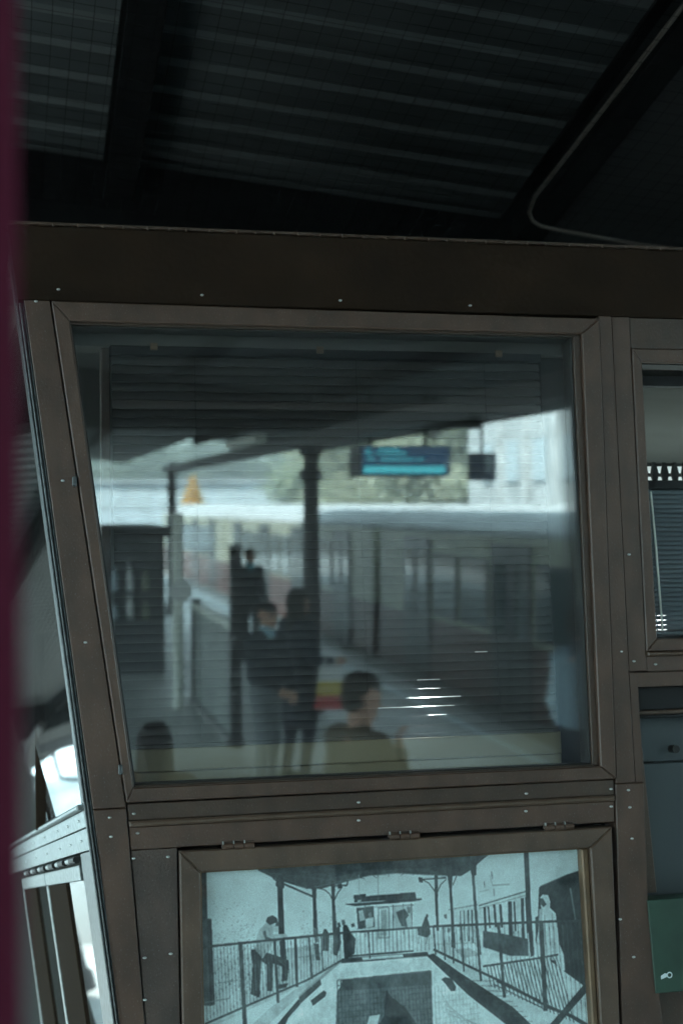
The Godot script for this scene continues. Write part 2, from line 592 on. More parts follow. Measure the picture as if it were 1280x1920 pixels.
# ---------------------------------------------------------------- ground, platform, tracks
func setting() -> void:
	var g := put("ground", box(Vector3(-500, -1.4, -500), Vector3(500, -0.95, 500)), M.gravel)
	tag(g, "brown ballast and bare ground around the raised platform", "", "", "structure")
	var p := put("platform", box(Vector3(-4.9, -0.949, -45), Vector3(4.86, 0, 62), 0.015), M.concrete)
	tag(p, "grey concrete station platform between the two tracks", "", "", "structure")
	for s in [-1, 1]:
		put("edge_stone", box(Vector3(s * 4.45, 0.0, -45), Vector3(s * 4.85, 0.006, 62)), M.kerbstone, p)
	put("safety_line", box(Vector3(4.0, 0.0, -45), Vector3(4.12, 0.005, 62)), M.white_print, p)
	for s in [-1, 1]:
		var t := put("track", box(Vector3(s * 6.1 - 1.3, -0.949, -120), Vector3(s * 6.1 + 1.3, -0.85, 160)), M.gravel)
		tag(t, "ballasted railway track beside the platform", "", "", "structure")
		for q in [-0.72, 0.72]:
			put("rail", box(Vector3(s * 6.1 + q - 0.035, -0.849, -120), Vector3(s * 6.1 + q + 0.035, -0.70, 160)), M.rail_steel, t)


func deck_y(x: float) -> float:
	return 4.059 - 0.109 * (x + 1.0) if x > -1.0 else 4.059 + 0.15 * (x + 1.0)


# ---------------------------------------------------------------- the platform canopy overhead
func canopy() -> void:
	var c := thing("platform_canopy", "dark pitched platform canopy of ribbed sheet on steel purlins overhead", "canopy")
	for side in [[-1.0, 2.67, 41.0], [2.67, 5.0, 24.0], [-1.0, -5.0, 41.0]]:
		var st := begin()
		var z := -30.0
		var xa: float = side[0]
		var xb: float = side[1]
		while z < side[2]:
			var prof := [[0.0, 0.0], [0.075, 0.0], [0.090, 0.016], [0.143, 0.016], [0.158, 0.0]]
			for i in 4:
				var a0 := Vector3(xa, deck_y(xa) + prof[i][1], z + prof[i][0])
				var a1 := Vector3(xa, deck_y(xa) + prof[i + 1][1], z + prof[i + 1][0])
				var b0 := Vector3(xb, deck_y(xb) + prof[i][1], a0.z)
				var b1 := Vector3(xb, deck_y(xb) + prof[i + 1][1], a1.z)
				quad(st, a0, a1, b1, b0, Vector3(0, -1, 0))
			z += 0.158
		put("ribbed_sheet", st, M.deck, c)
		var top := begin()
		var y0 := deck_y(xa) + 0.06
		var y1 := deck_y(xb) + 0.06
		prism(top, [Vector2(xa, y0), Vector2(xb, y1), Vector2(xb, y1 + 0.07), Vector2(xa, y0 + 0.07)], -30.0, side[2] + 0.05)
		put("roof_cover", top, M.board_grey, c)
		if absf(xb) > 4.0: put("eave_edge", box(Vector3(xb, deck_y(xb) - 0.02, -30), Vector3(xb + 0.04 * signf(xb), deck_y(xb) + 0.15, side[2] + 0.05), 0.004), M.beam, c)
	for x in [-3.8, -2.1, -0.34, 1.03, 2.67, 4.1]:
		var y := deck_y(x) - 0.012
		var ze := 24.0 if x > 2.0 else 41.0
		var st := begin()
		bx(st, Vector3(x - 0.05, y - 0.014, -30), Vector3(x + 0.05, y, ze), 0.002)
		bx(st, Vector3(x - 0.008, y - 0.13, -30), Vector3(x + 0.008, y - 0.014, ze))
		bx(st, Vector3(x - 0.05, y - 0.144, -30), Vector3(x + 0.05, y - 0.13, ze), 0.002)
		put("purlin", st, M.beam, c)
	for z in [-1.5, 13.03, -16.0]:
		var st := begin()
		var lowest := 3.02 if z == -1.5 else 3.25
		prism(st, [Vector2(-4.6, deck_y(-4.6) - 0.16), Vector2(-3.2, lowest), Vector2(2.67, lowest), Vector2(4.7, deck_y(4.7) - 0.16), Vector2(4.7, deck_y(4.7) - 0.02), Vector2(-1.0, deck_y(-1.0) - 0.02), Vector2(-4.6, deck_y(-4.6) - 0.02)], z - 0.06, z + 0.06, 0.004)
		put("cross_girder", st, M.beam, c)
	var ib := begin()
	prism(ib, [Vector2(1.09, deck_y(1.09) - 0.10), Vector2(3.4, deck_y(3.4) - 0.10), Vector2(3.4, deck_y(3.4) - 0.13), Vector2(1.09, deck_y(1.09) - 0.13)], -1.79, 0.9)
	put("added_dark_sheet", ib, M.dark_sheet, c)  # near-black sheet added to make this bay of the ceiling dark
	for row in [[2.67, 1.0], [-3.2, -1.0]]:
		for z in [13.03, 27.7, -1.5, -16.0]:
			if row[0] > 0 and z == -1.5: continue
			var label: String = {13.03: "steel canopy column behind the waiting people, the nearest one reflected", 27.7: "thinner dark canopy column further down the platform beside the pale pole", -1.5: "dark canopy column beside the kiosk", -16.0: "dark canopy column beyond the back of the kiosk"}[z]
			if row[0] < 0: label = label.replace("column", "column of the left row")
			var o := thing("canopy_column", label, "column", Vector3(row[0], 0, z), 0.0, "columns that carry the canopy")
			put("shaft", tubes([Vector3(0, 0, 0), Vector3(0, 1.2, 0), Vector3(0, 3.26, 0)], [0.105, 0.10, 0.085], 16), M.column_paint, o)
			put("base", tubes([Vector3(0, 0.0, 0), Vector3(0, 0.22, 0), Vector3(0, 0.26, 0)], [0.15, 0.15, 0.12], 16), M.column_paint, o)
			put("capital", tubes([Vector3(0, 2.66, 0), Vector3(0, 2.72, 0), Vector3(0, 2.8, 0)], [0.11, 0.14, 0.12], 16), M.column_paint, o)
			for s in [-1.0, 1.0]:
				var arc := []
				for k in 9:
					var t := k / 8.0 * PI / 2
					arc.append(Vector3(0, 2.72 + 0.48 * sin(t), s * (0.06 + 1.9 * (1.0 - cos(t)))))
				put("bracket", tubes(arc, 0.045, 8), M.column_paint, o)
	var girder := put("edge_girder", box(Vector3(2.60, 3.06, -16), Vector3(2.74, 3.22, 28), 0.004), M.column_paint, c)
	# bird net under the sheet
	var net := begin()
	for i in 46:
		var x := -0.85 + i * 0.052
		tube(net, [Vector3(x, deck_y(x) - 0.19, -1.75), Vector3(x + 0.01, deck_y(x) - 0.205, -0.4), Vector3(x, deck_y(x) - 0.19, 1.0)], 0.0007, 4)
	for i in 53:
		var z := -1.75 + i * 0.052
		tube(net, [Vector3(-0.85, deck_y(-0.85) - 0.19, z), Vector3(0.3, deck_y(0.3) - 0.205, z + 0.01), Vector3(1.5, deck_y(1.5) - 0.19, z)], 0.0007, 4)
	tag(put("bird_net", net, M.net), "fine dark bird net stretched under the ribbed canopy sheet", "net")
	var cb := put("cable", tubes([Vector3(0.985, 3.70, 1.4), Vector3(0.972, 3.695, 0.4), Vector3(0.955, 3.69, -0.5), Vector3(0.936, 3.68, -1.0), Vector3(0.940, 3.66, -1.07), Vector3(0.955, 3.638, -1.086), Vector3(0.985, 3.623, -1.09), Vector3(1.06, 3.61, -1.09), Vector3(1.14, 3.598, -1.09), Vector3(1.305, 3.574, -1.09), Vector3(1.493, 3.557, -1.09), Vector3(2.3, 3.48, -1.1)], 0.0065, 8), M.cable)
	tag(cb, "brown cable running down the right purlin and curving off to the right", "cable")


func cu(v: float) -> float:  # the front left corner of the kiosk, u at height v
	return -0.618 - 0.123 * v


func du(v: float) -> float:  # the joint between the corner post and the window frame
	return -0.547 - 0.1354 * v if v > -0.6 else -0.466 - 0.0715 * (v + 0.6)


func ring(called: String, outer: Array, inner: Array, d0: float, d1: float, e: float, m: Material, parent: Node3D, xf := Transform3D.IDENTITY) -> void:
	var n := outer.size()
	for i in n:
		var j := (i + 1) % n
		var st := begin()
		var g: Vector2 = (outer[j] - outer[i]).normalized() * 0.0004
		prism(st, [outer[i] + g, outer[j] - g, inner[j] - g, inner[i] + g], d0, d1, e)
		put(called, st, m, parent, xf)


func grow(poly: Array, by: float) -> Array:
	var mid := Vector2.ZERO
	for p in poly: mid += p / poly.size()
	return poly.map(func(p): return p + Vector2(signf(p.x - mid.x), signf(p.y - mid.y)) * by)


func slab(parent: Node3D, called: String, poly: Array, d0: float, d1: float, e: float, m: Material, xf: Transform3D) -> MeshInstance3D:
	var st := begin()
	prism(st, poly, d0, d1, e)
	return put(called, st, m, parent, xf)


func back_from(poly: Array) -> Array:  # side wall outlines are given by their distance behind the corner
	return poly.map(func(p): return Vector2(-p.x, p.y))


# ---------------------------------------------------------------- the kiosk: a booth of brown metal whose walls lean out
func kiosk() -> void:
	var k := thing("kiosk", "brown metal platform kiosk with outward leaning window walls", "kiosk")
	var V := func(u, v): return Vector2(u, v)
	# the front wall
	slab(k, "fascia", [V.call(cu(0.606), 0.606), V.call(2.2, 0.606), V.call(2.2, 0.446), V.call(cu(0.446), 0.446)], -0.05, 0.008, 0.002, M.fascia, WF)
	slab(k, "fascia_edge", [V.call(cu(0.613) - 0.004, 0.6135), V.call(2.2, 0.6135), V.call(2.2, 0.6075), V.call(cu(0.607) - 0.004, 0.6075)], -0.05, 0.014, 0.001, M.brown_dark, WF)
	for i in 34:  # drops and clips along the upper edge
		var u := -0.6 + i * 0.0475 + rng.randf_range(-0.008, 0.008)
		put("clip", box(Vector3(u - 0.002, 0.603, 0.016), Vector3(u + 0.002, 0.610, 0.019), 0.0008), M.brown_light, k, WF)
	# the corner post in two lengths, its outer edge trimmed with three silver beads
	slab(k, "corner_post", [V.call(cu(0.445) + 0.012, 0.445), V.call(du(0.445) - 0.0012, 0.445), V.call(du(-0.598) - 0.0012, -0.598), V.call(cu(-0.598) + 0.012, -0.598)], -0.05, 0.010, 0.0015, M.brown, WF)
	slab(k, "corner_post", [V.call(cu(-0.6) + 0.012, -0.6), V.call(du(-0.6) - 0.0012, -0.6), V.call(du(-2.4) - 0.0012, -2.4), V.call(cu(-2.4) + 0.012, -2.4)], -0.05, 0.010, 0.0015, M.brown, WF)
	for i in 3:
		var o := -0.005 + i * 0.0058
		slab(k, "edge_bead", [V.call(cu(0.44) + o, 0.44), V.call(cu(0.44) + o + 0.0044, 0.44), V.call(cu(-2.4) + o + 0.0044, -2.4), V.call(cu(-2.4) + o, -2.4)], -0.04, 0.006 - absf(i - 1.0) * 0.003, 0.0012, M.silver_dark, WF)
	# the big window
	var O := [V.call(du(0.440) + 0.0012, 0.443), V.call(0.610, 0.437), V.call(0.588, -0.590), V.call(du(-0.588) + 0.0012, -0.588)]
	var I := [V.call(-0.569, 0.402), V.call(0.566, 0.401), V.call(0.554, -0.562), V.call(-0.453, -0.560)]
	var I2 := [V.call(-0.566, 0.398), V.call(0.549, 0.397), V.call(0.540, -0.558), V.call(-0.450, -0.556)]
	ring("window_frame", O, I, -0.07, 0.018, 0.0022, M.brown, k, WF)
	ring("glazing_bead", I, I2, -0.06, 0.006, 0.001, M.brown_dark, k, WF)
	ring("gasket", I2, grow(I2, -0.0035), -0.05, -0.002, 0.0008, M.rubber, k, WF)
	var P := grow(I2, 0.001)
	slab(k, "window_pane", P, -0.014, -0.008, 0.0, M.pane, WF)
	slab(k, "window_pane", P, -0.036, -0.030, 0.0, M.pane, WF)
	slab(k, "window_pane", P, -0.047, -0.042, 0.0, M.pane, WF)  # extra sheet of glass, added only to strengthen the reflection
	slab(k, "window_pane", P, -0.058, -0.053, 0.0, M.pane, WF)  # likewise added, for a brighter mirror image
	# the rails below the window
	slab(k, "rail_panel", [V.call(du(-0.592) + 0.002, -0.592), V.call(0.5865, -0.592), V.call(0.5855, -0.6245), V.call(du(-0.6245) + 0.002, -0.6245)], -0.05, 0.007, 0.0012, M.brown_dark, WF)
	slab(k, "drip_ledge", [V.call(du(-0.625) + 0.002, -0.6255), V.call(0.585, -0.6255), V.call(0.585, -0.637), V.call(du(-0.637) + 0.002, -0.637)], -0.05, 0.017, 0.004, M.brown_light, WF)
	slab(k, "rail_panel", [V.call(du(-0.638) + 0.002, -0.638), V.call(0.585, -0.638), V.call(0.583, -0.6825), V.call(du(-0.6825) + 0.002, -0.6825)], -0.05, 0.007, 0.0012, M.brown, WF)
	slab(k, "recess_back", rect(-0.372, -1.42, 0.585, -0.683), -0.07, -0.052, 0.0, M.black, WF)
	slab(k, "side_panel", [V.call(du(-0.684) + 0.002, -0.684), V.call(-0.3665, -0.684), V.call(-0.3665, -1.36), V.call(du(-1.36) + 0.002, -1.36)], -0.05, 0.005, 0.001, M.brown_pebble, WF)
	slab(k, "base_panel", [V.call(du(-1.362) + 0.002, -1.362), V.call(0.57, -1.362), V.call(0.57, -2.4), V.call(du(-2.4) + 0.002, -2.4)], -0.05, 0.005, 0.001, M.brown_pebble, WF)
	# the posts right of the window
	slab(k, "mullion", [V.call(0.6115, 0.445), V.call(0.6415, 0.445), V.call(0.6345, -0.36), V.call(0.6345, -0.60), V.call(0.590, -0.60)], -0.06, 0.012, 0.0016, M.brown, WF)
	slab(k, "post_strip", [V.call(0.6435, 0.445), V.call(0.6875, 0.445), V.call(0.6795, -0.359), V.call(0.6365, -0.359)], -0.06, 0.008, 0.0016, M.brown, WF)
	slab(k, "post", [V.call(0.589, -0.602), V.call(0.655, -0.602), V.call(0.649, -0.86), V.call(0.668, -1.12), V.call(0.668, -2.4), V.call(0.572, -2.4), V.call(0.573, -1.12)], -0.25, 0.010, 0.0016, M.brown, WF)
	slab(k, "post", [V.call(0.6368, -0.3615), V.call(0.656, -0.3615), V.call(0.656, -0.6005), V.call(0.6362, -0.6005)], -0.25, 0.009, 0.001, M.brown, WF)
	# the right window
	var O2 := [V.call(0.689, 0.371), V.call(1.31, 0.371), V.call(1.29, -0.3165), V.call(0.681, -0.3165)]
	var J := [V.call(0.711, 0.340), V.call(1.285, 0.340), V.call(1.27, -0.289), V.call(0.7075, -0.289)]
	slab(k, "transom", [V.call(0.689, 0.4445), V.call(2.2, 0.4445), V.call(2.2, 0.3725), V.call(0.689, 0.3725)], -0.06, 0.004, 0.001, M.brown_dark, WF)
	ring("window_frame", O2, J, -0.07, 0.010, 0.0018, M.brown, k, WF)
	ring("gasket", J, grow(J, -0.003), -0.05, -0.002, 0.0008, M.rubber, k, WF)
	slab(k, "window_pane", rect(0.700, 0.002, 1.29, 0.66), -0.006, 0.0, 0.0, M.pane, Transform3D(Basis(), Vector3(0, 2.092, -0.060)))
	slab(k, "sill", [V.call(0.6812, -0.318), V.call(2.2, -0.318), V.call(2.2, -0.3265), V.call(0.6812, -0.3265)], -0.06, 0.018, 0.003, M.brown_light, WF)
	slab(k, "sill_panel", [V.call(0.6812, -0.327), V.call(2.2, -0.327), V.call(2.2, -0.3605), V.call(0.6812, -0.3605)], -0.06, 0.006, 0.001, M.brown, WF)
	slab(k, "hatch_lintel", [V.call(0.657, -0.3622), V.call(2.2, -0.3622), V.call(2.2, -0.394), V.call(0.657, -0.394)], -0.25, 0.004, 0.001, M.brown, WF)
	slab(k, "right_panel", rect(1.315, -0.3175, 2.2, 0.372), -0.06, 0.002, 0.001, M.brown, WF)
	slab(k, "right_panel", rect(1.2, -2.4, 2.2, -0.3945), -0.25, 0.002, 0.001, M.brown, WF)
	# the hatch: a shutter box, steel back, a brown side leaf
	slab(k, "shutter_box", rect(0.6565, -0.446, 1.199, -0.3945), -0.20, -0.03, 0.002, M.black, WF)
	slab(k, "shutter_rail", rect(0.6565, -0.456, 1.199, -0.4465), -0.20, -0.022, 0.002, M.brown_dark, WF)
	slab(k, "shutter_rail", rect(0.6565, -0.4635, 1.199, -0.4565), -0.20, -0.03, 0.002, M.black, WF)
	slab(k, "hatch_back", rect(0.6565, -0.565, 1.199, -0.464), -0.25, -0.09, 0.002, M.steel_blue, WF)
	slab(k, "hatch_door", rect(0.6565, -0.98, 1.199, -0.5655), -0.25, -0.075, 0.003, M.steel_blue, WF)
	put("door_knob", tubes([Vector3(0.766, -0.536, -0.075), Vector3(0.766, -0.536, -0.05)], 0.009, 12), M.rubber, k, WF)
	slab(k, "door_leaf", [V.call(0.652, -0.530), V.call(0.687, -0.531), V.call(0.7015, -0.848), V.call(0.652, -0.848)], -0.07, -0.055, 0.002, M.brown_light, WF)
	slab(k, "hatch_base", rect(0.6685, -2.4, 1.199, -0.9805), -0.25, -0.06, 0.002, M.brown_dark, WF)
	# rivets
	var dome := SphereMesh.new()
	dome.radius = 0.0042
	dome.height = 0.0052
	dome.radial_segments = 10
	dome.rings = 5
	for r in [[-0.5, -0.616], [-0.452, -0.611], [-0.445, -0.650], [-0.498, -0.654], [0.013, -0.612], [0.012, -0.649], [0.383, -0.612], [0.380, -0.649], [0.578, -0.612], [0.576, -0.649], [0.618, -0.616], [0.619, -0.653], [-0.454, -0.699], [-0.385, -0.700], [-0.435, -0.894], [-0.383, -0.890], [-0.436, -0.975], [0.582, -0.888], [0.608, -0.969], [-0.586, 0.067], [-0.544, -0.265], [-0.591, 0.470], [-0.291, 0.467], [0.011, 0.464], [0.307, 0.461], [-0.637, 0.443], [0.649, -0.337], [0.700, -0.345], [0.62, -0.315], [0.652, -0.1], [0.62, -0.72]]:
		put("rivet", dome, M.rivet, k, WF * Transform3D(Basis(), Vector3(r[0], r[1], 0.0095)))
	for h in [[-0.563, 0.064], [-0.478, -0.522]]:
		put("catch", box(Vector3(h[0] - 0.004, h[1] - 0.010, 0.010), Vector3(h[0] + 0.004, h[1] + 0.010, 0.023), 0.0016), M.silver_dark, k, WF)
	# the left side wall, seen at a grazing angle: silver frames round glass above, riveted rails, a glazed door below
	var A := func(b): return -0.123 * b + 0.014
	slab(k, "side_stile", back_from([V.call(A.call(0.6), 0.6), V.call(A.call(0.6) + 0.03, 0.6), V.call(A.call(-0.585) + 0.03, -0.585), V.call(A.call(-0.585), -0.585)]), -0.05, 0.004, 0.001, M.stile, SF)
	slab(k, "side_head", back_from([V.call(-0.03, 0.6), V.call(2.5, 0.6), V.call(2.5, 0.54), V.call(-0.024, 0.54)]), -0.05, 0.003, 0.001, M.silver, SF)
	slab(k, "side_pane", back_from([V.call(-0.024, 0.541), V.call(2.5, 0.541), V.call(2.5, -0.583), V.call(0.114, -0.583)]), -0.012, -0.006, 0.0, M.pane, SF)
	slab(k, "side_pane", back_from([V.call(-0.024, 0.541), V.call(2.5, 0.541), V.call(2.5, -0.583), V.call(0.114, -0.583)]), -0.034, -0.028, 0.0, M.pane, SF)
	slab(k, "side_sill", back_from(rect(0.09, -0.597, 2.5, -0.586)), -0.05, 0.018, 0.003, M.silver, SF)
	for r in [[-0.632, -0.598], [-0.678, -0.634]]:
		slab(k, "riveted_rail", back_from(rect(0.10, r[0], 2.5, r[1])), -0.05, 0.004, 0.0012, M.silver, SF)
		for a in [0.194, 0.40, 0.62, 0.94, 1.26, 1.6]:
			put("rivet", dome, M.rivet, k, SF * Transform3D(Basis(), Vector3(-a, (r[0] + r[1]) / 2, 0.004)))
	slab(k, "side_edge", back_from([V.call(A.call(-0.68), -0.68), V.call(A.call(-0.68) + 0.16, -0.68), V.call(A.call(-2.4) + 0.14, -2.4), V.call(A.call(-2.4), -2.4)]), -0.05, 0.004, 0.001, M.silver_dark, SF)
	for i in 2:
		var a0 := 0.30 + i * 0.79
		slab(k, "side_door_frame", back_from(rect(a0, -0.735, a0 + 0.77, -0.702)), -0.05, 0.006, 0.0015, M.silver, SF)
		slab(k, "side_door_frame", back_from(rect(a0 + 0.735, -2.35, a0 + 0.77, -0.736)), -0.05, 0.006, 0.0015, M.silver, SF)
		slab(k, "side_door_dark", back_from(rect(a0 + 0.33, -2.35, a0 + 0.734, -0.736)), -0.05, 0.003, 0.0015, M.matte_dark, SF)  # dark strip standing in for a dark reflection in the door glass
		slab(k, "side_door_pane", back_from(rect(a0, -2.35, a0 + 0.329, -0.736)), -0.03, -0.002, 0.0, M.pane, SF)
	for i in 6:
		var a0 := 0.30 + i * 0.23
		put("side_hinge", tubes([Vector3(-a0, -0.690, 0.008), Vector3(-a0 - 0.10, -0.690, 0.008)], 0.0085, 8), M.rubber, k, SF)
		put("side_hinge", tubes([Vector3(-a0 - 0.105, -0.690, 0.008), Vector3(-a0 - 0.17, -0.690, 0.008)], 0.0075, 8), M.silver, k, SF)
	put("corner_strut", box(Vector3(-0.632, 1.79, -0.99), Vector3(-0.606, 2.30, -0.95), 0.003), M.matte_dark, k)
	# roof, floor and the walls out of sight
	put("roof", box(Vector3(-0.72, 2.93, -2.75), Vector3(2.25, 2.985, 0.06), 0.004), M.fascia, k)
	put("inner_ceiling", box(Vector3(-0.70, 2.86, -2.7), Vector3(2.2, 2.9, -0.06)), M.liner, k)
	put("inner_floor", box(Vector3(-0.32, 0.0, -2.7), Vector3(2.2, 0.05, -0.35)), M.inside, k)
	put("back_wall", box(Vector3(-0.9, 0.0, -2.8), Vector3(2.25, 2.93, -2.72)), M.liner, k)
	put("right_wall", box(Vector3(2.2, 0.0, -2.72), Vector3(2.28, 2.93, 0.05)), M.liner, k)
	put("side_base", box(Vector3(-0.1, -2.4, -0.08), Vector3(-2.5, -1.5, -0.06)), M.inside, k, SF)
	# inside linings seen through the big window
	slab(k, "inner_lining", rect(-0.60, 0.372, 0.60, 0.45), -0.14, -0.075, 0.0, M.liner, WF)
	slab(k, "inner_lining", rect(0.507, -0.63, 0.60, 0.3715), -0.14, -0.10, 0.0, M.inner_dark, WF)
	slab(k, "inner_post", [V.call(-0.500, 0.3715), V.call(-0.480, 0.3715), V.call(-0.487, -0.50), V.call(-0.507, -0.50)], -0.13, -0.09, 0.002, M.brown_dark, WF)
	slab(k, "inner_sill", rect(-0.52, -0.535, 0.506, -0.487), -0.13, -0.085, 0.002, M.cream, WF)
	slab(k, "inner_sill", rect(-0.52, -0.63, 0.506, -0.5365), -0.13, -0.088, 0.002, M.cream, WF)
	# inside linings of the right window
	slab(k, "inner_lining", rect(0.66, 0.304, 1.32, 0.328), -0.095, -0.075, 0.0, M.black, WF)
	slab(k, "inner_lining", rect(0.66, -0.30, 1.32, 0.36), -0.32, -0.30, 0.0, M.liner, WF)


# ---------------------------------------------------------------- the hinged display case and its poster
func poster_case() -> void:
	var c := thing("display_case", "brown hinged display case under the big window with a poster inside", "display case")
	var O := [Vector2(-0.3625, -0.690), Vector2(0.5725, -0.692), Vector2(0.5625, -1.33), Vector2(-0.3635, -1.33)]
	var I := [Vector2(-0.321, -0.7335), Vector2(0.5205, -0.7335), Vector2(0.5235, -1.272), Vector2(-0.322, -1.272)]
	ring("frame", O, I, -0.045, 0.016, 0.003, M.brown_light, c, WF)
	var I2 := [Vector2(-0.317, -0.7365), Vector2(0.5045, -0.7365), Vector2(0.510, -1.268), Vector2(-0.318, -1.268)]
	ring("inner_bead", I, I2, -0.040, 0.004, 0.003, M.bronze, c, WF)
	slab(c, "backing", rect(-0.345, -1.29, 0.54, -0.715), -0.049, -0.030, 0.0, M.black, WF)
	slab(c, "case_pane", grow(I2, 0.0005), -0.012, -0.009, 0.0, M.pane, WF)
	for u in [-0.242, 0.108, 0.452]:
		var h := put("hinge", plate(u - 0.034, -0.689, u + 0.034, -0.677, 0.008, 0.011, 0.001), M.brown_dark, c, WF)
		for q in 3:
			put("knuckle", tubes([Vector3(u - 0.032 + q * 0.022, -0.6855, 0.015), Vector3(u - 0.012 + q * 0.022, -0.6855, 0.015)], 0.0062, 8), M.brown, h)
		for q in 3:
			put("pin_head", box(Vector3(u - 0.033 + q * 0.022, -0.681, 0.014), Vector3(u - 0.031 + q * 0.022, -0.675, 0.020)), M.rivet, h)
	# the poster: an old photograph of the platform, printed flat
	var img := Image.create(1000, 640, false, Image.FORMAT_RGB8)
	var tone := func(t: float) -> Color:
		var q := t / 255.0
		return Color(0.10, 0.12, 0.13).lerp(Color(0.90, 0.985, 0.985), q)
	for y in 640:
		var t := 208.0 + 26.0 * smoothstep(0.0, 220.0, float(y)) if y < 300 else 232.0
		for x in 1000:
			var edge: float = 14.0 * smoothstep(0.55, 1.0, absf(x / 500.0 - 1.0))
			img.set_pixel(x, y, tone.call(t - edge + rng.randf_range(-5, 5)))
	shade.frequency = 0.014
	shade.seed = 4
	for op in poster_shapes():
		var pts := PackedVector2Array()
		for i in range(0, op[3].size(), 2): pts.append(Vector2(op[3][i], op[3][i + 1]))
		draw_op(img, op[0], op[1], op[2], pts, tone)
	var out := Image.create(1000, 640, false, Image.FORMAT_RGB8)
	var soft: Image = img.duplicate()
	soft.resize(330, 211, Image.INTERPOLATE_LANCZOS)
	soft.resize(1000, 640, Image.INTERPOLATE_CUBIC)
	var cloud := FastNoiseLite.new()
	cloud.frequency = 0.012
	cloud.fractal_octaves = 5
	cloud.seed = 21
	for y in 640:  # a print is a little soft, uneven and grainy
		for x in 1000:
			var e := img.get_pixel(x, y).lerp(soft.get_pixel(x, y), 0.8)
			var n := 1.0 + 0.06 * cloud.get_noise_2d(x, y) + rng.randf_range(-0.09, 0.09)
			var lift := 0.022 * (1.0 + cloud.get_noise_2d(x * 2.3 + 500.0, y * 2.3))
			out.set_pixel(x, y, Color(e.r * n + lift * 0.8, e.g * n + lift, e.b * n + lift))
	out.generate_mipmaps()
	var pmat := StandardMaterial3D.new()
	pmat.resource_name = "poster_print"
	pmat.albedo_texture = ImageTexture.create_from_image(out)
	pmat.roughness = 0.55
	var st := begin()
	var c4 := [Vector3(-0.326, -0.730, 0), Vector3(0.512, -0.730, 0), Vector3(0.512, -1.266, 0), Vector3(-0.326, -1.266, 0)]
	var uv := [Vector2(0, 0), Vector2(1, 0), Vector2(1, 1), Vector2(0, 1)]
	for i in [0, 1, 2, 0, 2, 3]:
		st.set_normal(Vector3(0, 0, 1))
		st.set_uv(uv[i])
		st.add_vertex(c4[i])
	var poster := put("poster", st, pmat, self, WF * Transform3D(Basis(), Vector3(0, 0, -0.022)))
	tag(poster, "blue toned photo poster of an old station platform, stairs and railings", "poster")
	put("paper", box(Vector3(-0.326, -1.266, -0.0012), Vector3(0.512, -0.730, -0.0004)), M.white_print, poster)


var shade := FastNoiseLite.new()


func draw_op(img: Image, kind: String, t: float, w: int, pts: PackedVector2Array, tone: Callable) -> void:
	if kind == "p":
		var lo := pts[0]
		var hi := pts[0]
		for p in pts:
			lo = lo.min(p)
			hi = hi.max(p)
		for y in range(maxi(0, int(lo.y)), mini(640, int(hi.y) + 1)):
			var xs := []
			for i in pts.size():
				var a := pts[i]
				var b := pts[(i + 1) % pts.size()]
				if (a.y <= y + 0.5) != (b.y <= y + 0.5):
					xs.append(a.x + (y + 0.5 - a.y) / (b.y - a.y) * (b.x - a.x))
			xs.sort()
			for i in range(0, xs.size() - 1, 2):
				for x in range(maxi(0, int(round(xs[i]))), mini(1000, int(round(xs[i + 1])))):
					img.set_pixel(x, y, tone.call(t + rng.randf_range(-12, 12) + shade.get_noise_2d(x, y) * 34.0 + shade.get_noise_2d(x * 5.0, y * 3.0) * 22.0))
	elif kind == "l":
		for i in pts.size() - 1:
			var d := pts[i + 1] - pts[i]
			var n := Vector2(-d.y, d.x).normalized() * maxf(0.6, w * 0.56)
			draw_op(img, "p", t, 0, PackedVector2Array([pts[i] + n, pts[i + 1] + n, pts[i + 1] - n, pts[i] - n]), tone)
	elif kind == "b":  # w balusters between two uprights
		for i in w:
			var q := (i + 0.5) / w
			draw_op(img, "l", t + rng.randf_range(-8, 22), 1, PackedVector2Array([pts[0].lerp(pts[2], q), pts[1].lerp(pts[3], q)]), tone)
	elif kind == "g":  # the joints of wall tiles
		var k := 0.0
		while pts[0].x + k < pts[1].x:
			draw_op(img, "l", t, 1, PackedVector2Array([Vector2(pts[0].x + k, pts[0].y), Vector2(pts[0].x + k * 1.02, pts[1].y)]), tone)
			k += 9.0
		k = 0.0
		while pts[0].y + k < pts[1].y:
			draw_op(img, "l", t, 1, PackedVector2Array([Vector2(pts[0].x, pts[0].y + k), Vector2(pts[1].x, pts[0].y + k - 5)]), tone)
			k += 13.0
	elif kind == "s":  # leaves of a bush
		for i in w:
			var p := Vector2(rng.randf_range(pts[0].x, pts[1].x), lerpf(pts[0].y, pts[1].y, sqrt(rng.randf())))
			draw_op(img, "p", t + rng.randf_range(0, 70), 0, PackedVector2Array([p, p + Vector2(rng.randf_range(1, 4), 1), p + Vector2(1, rng.randf_range(1, 4))]), tone)


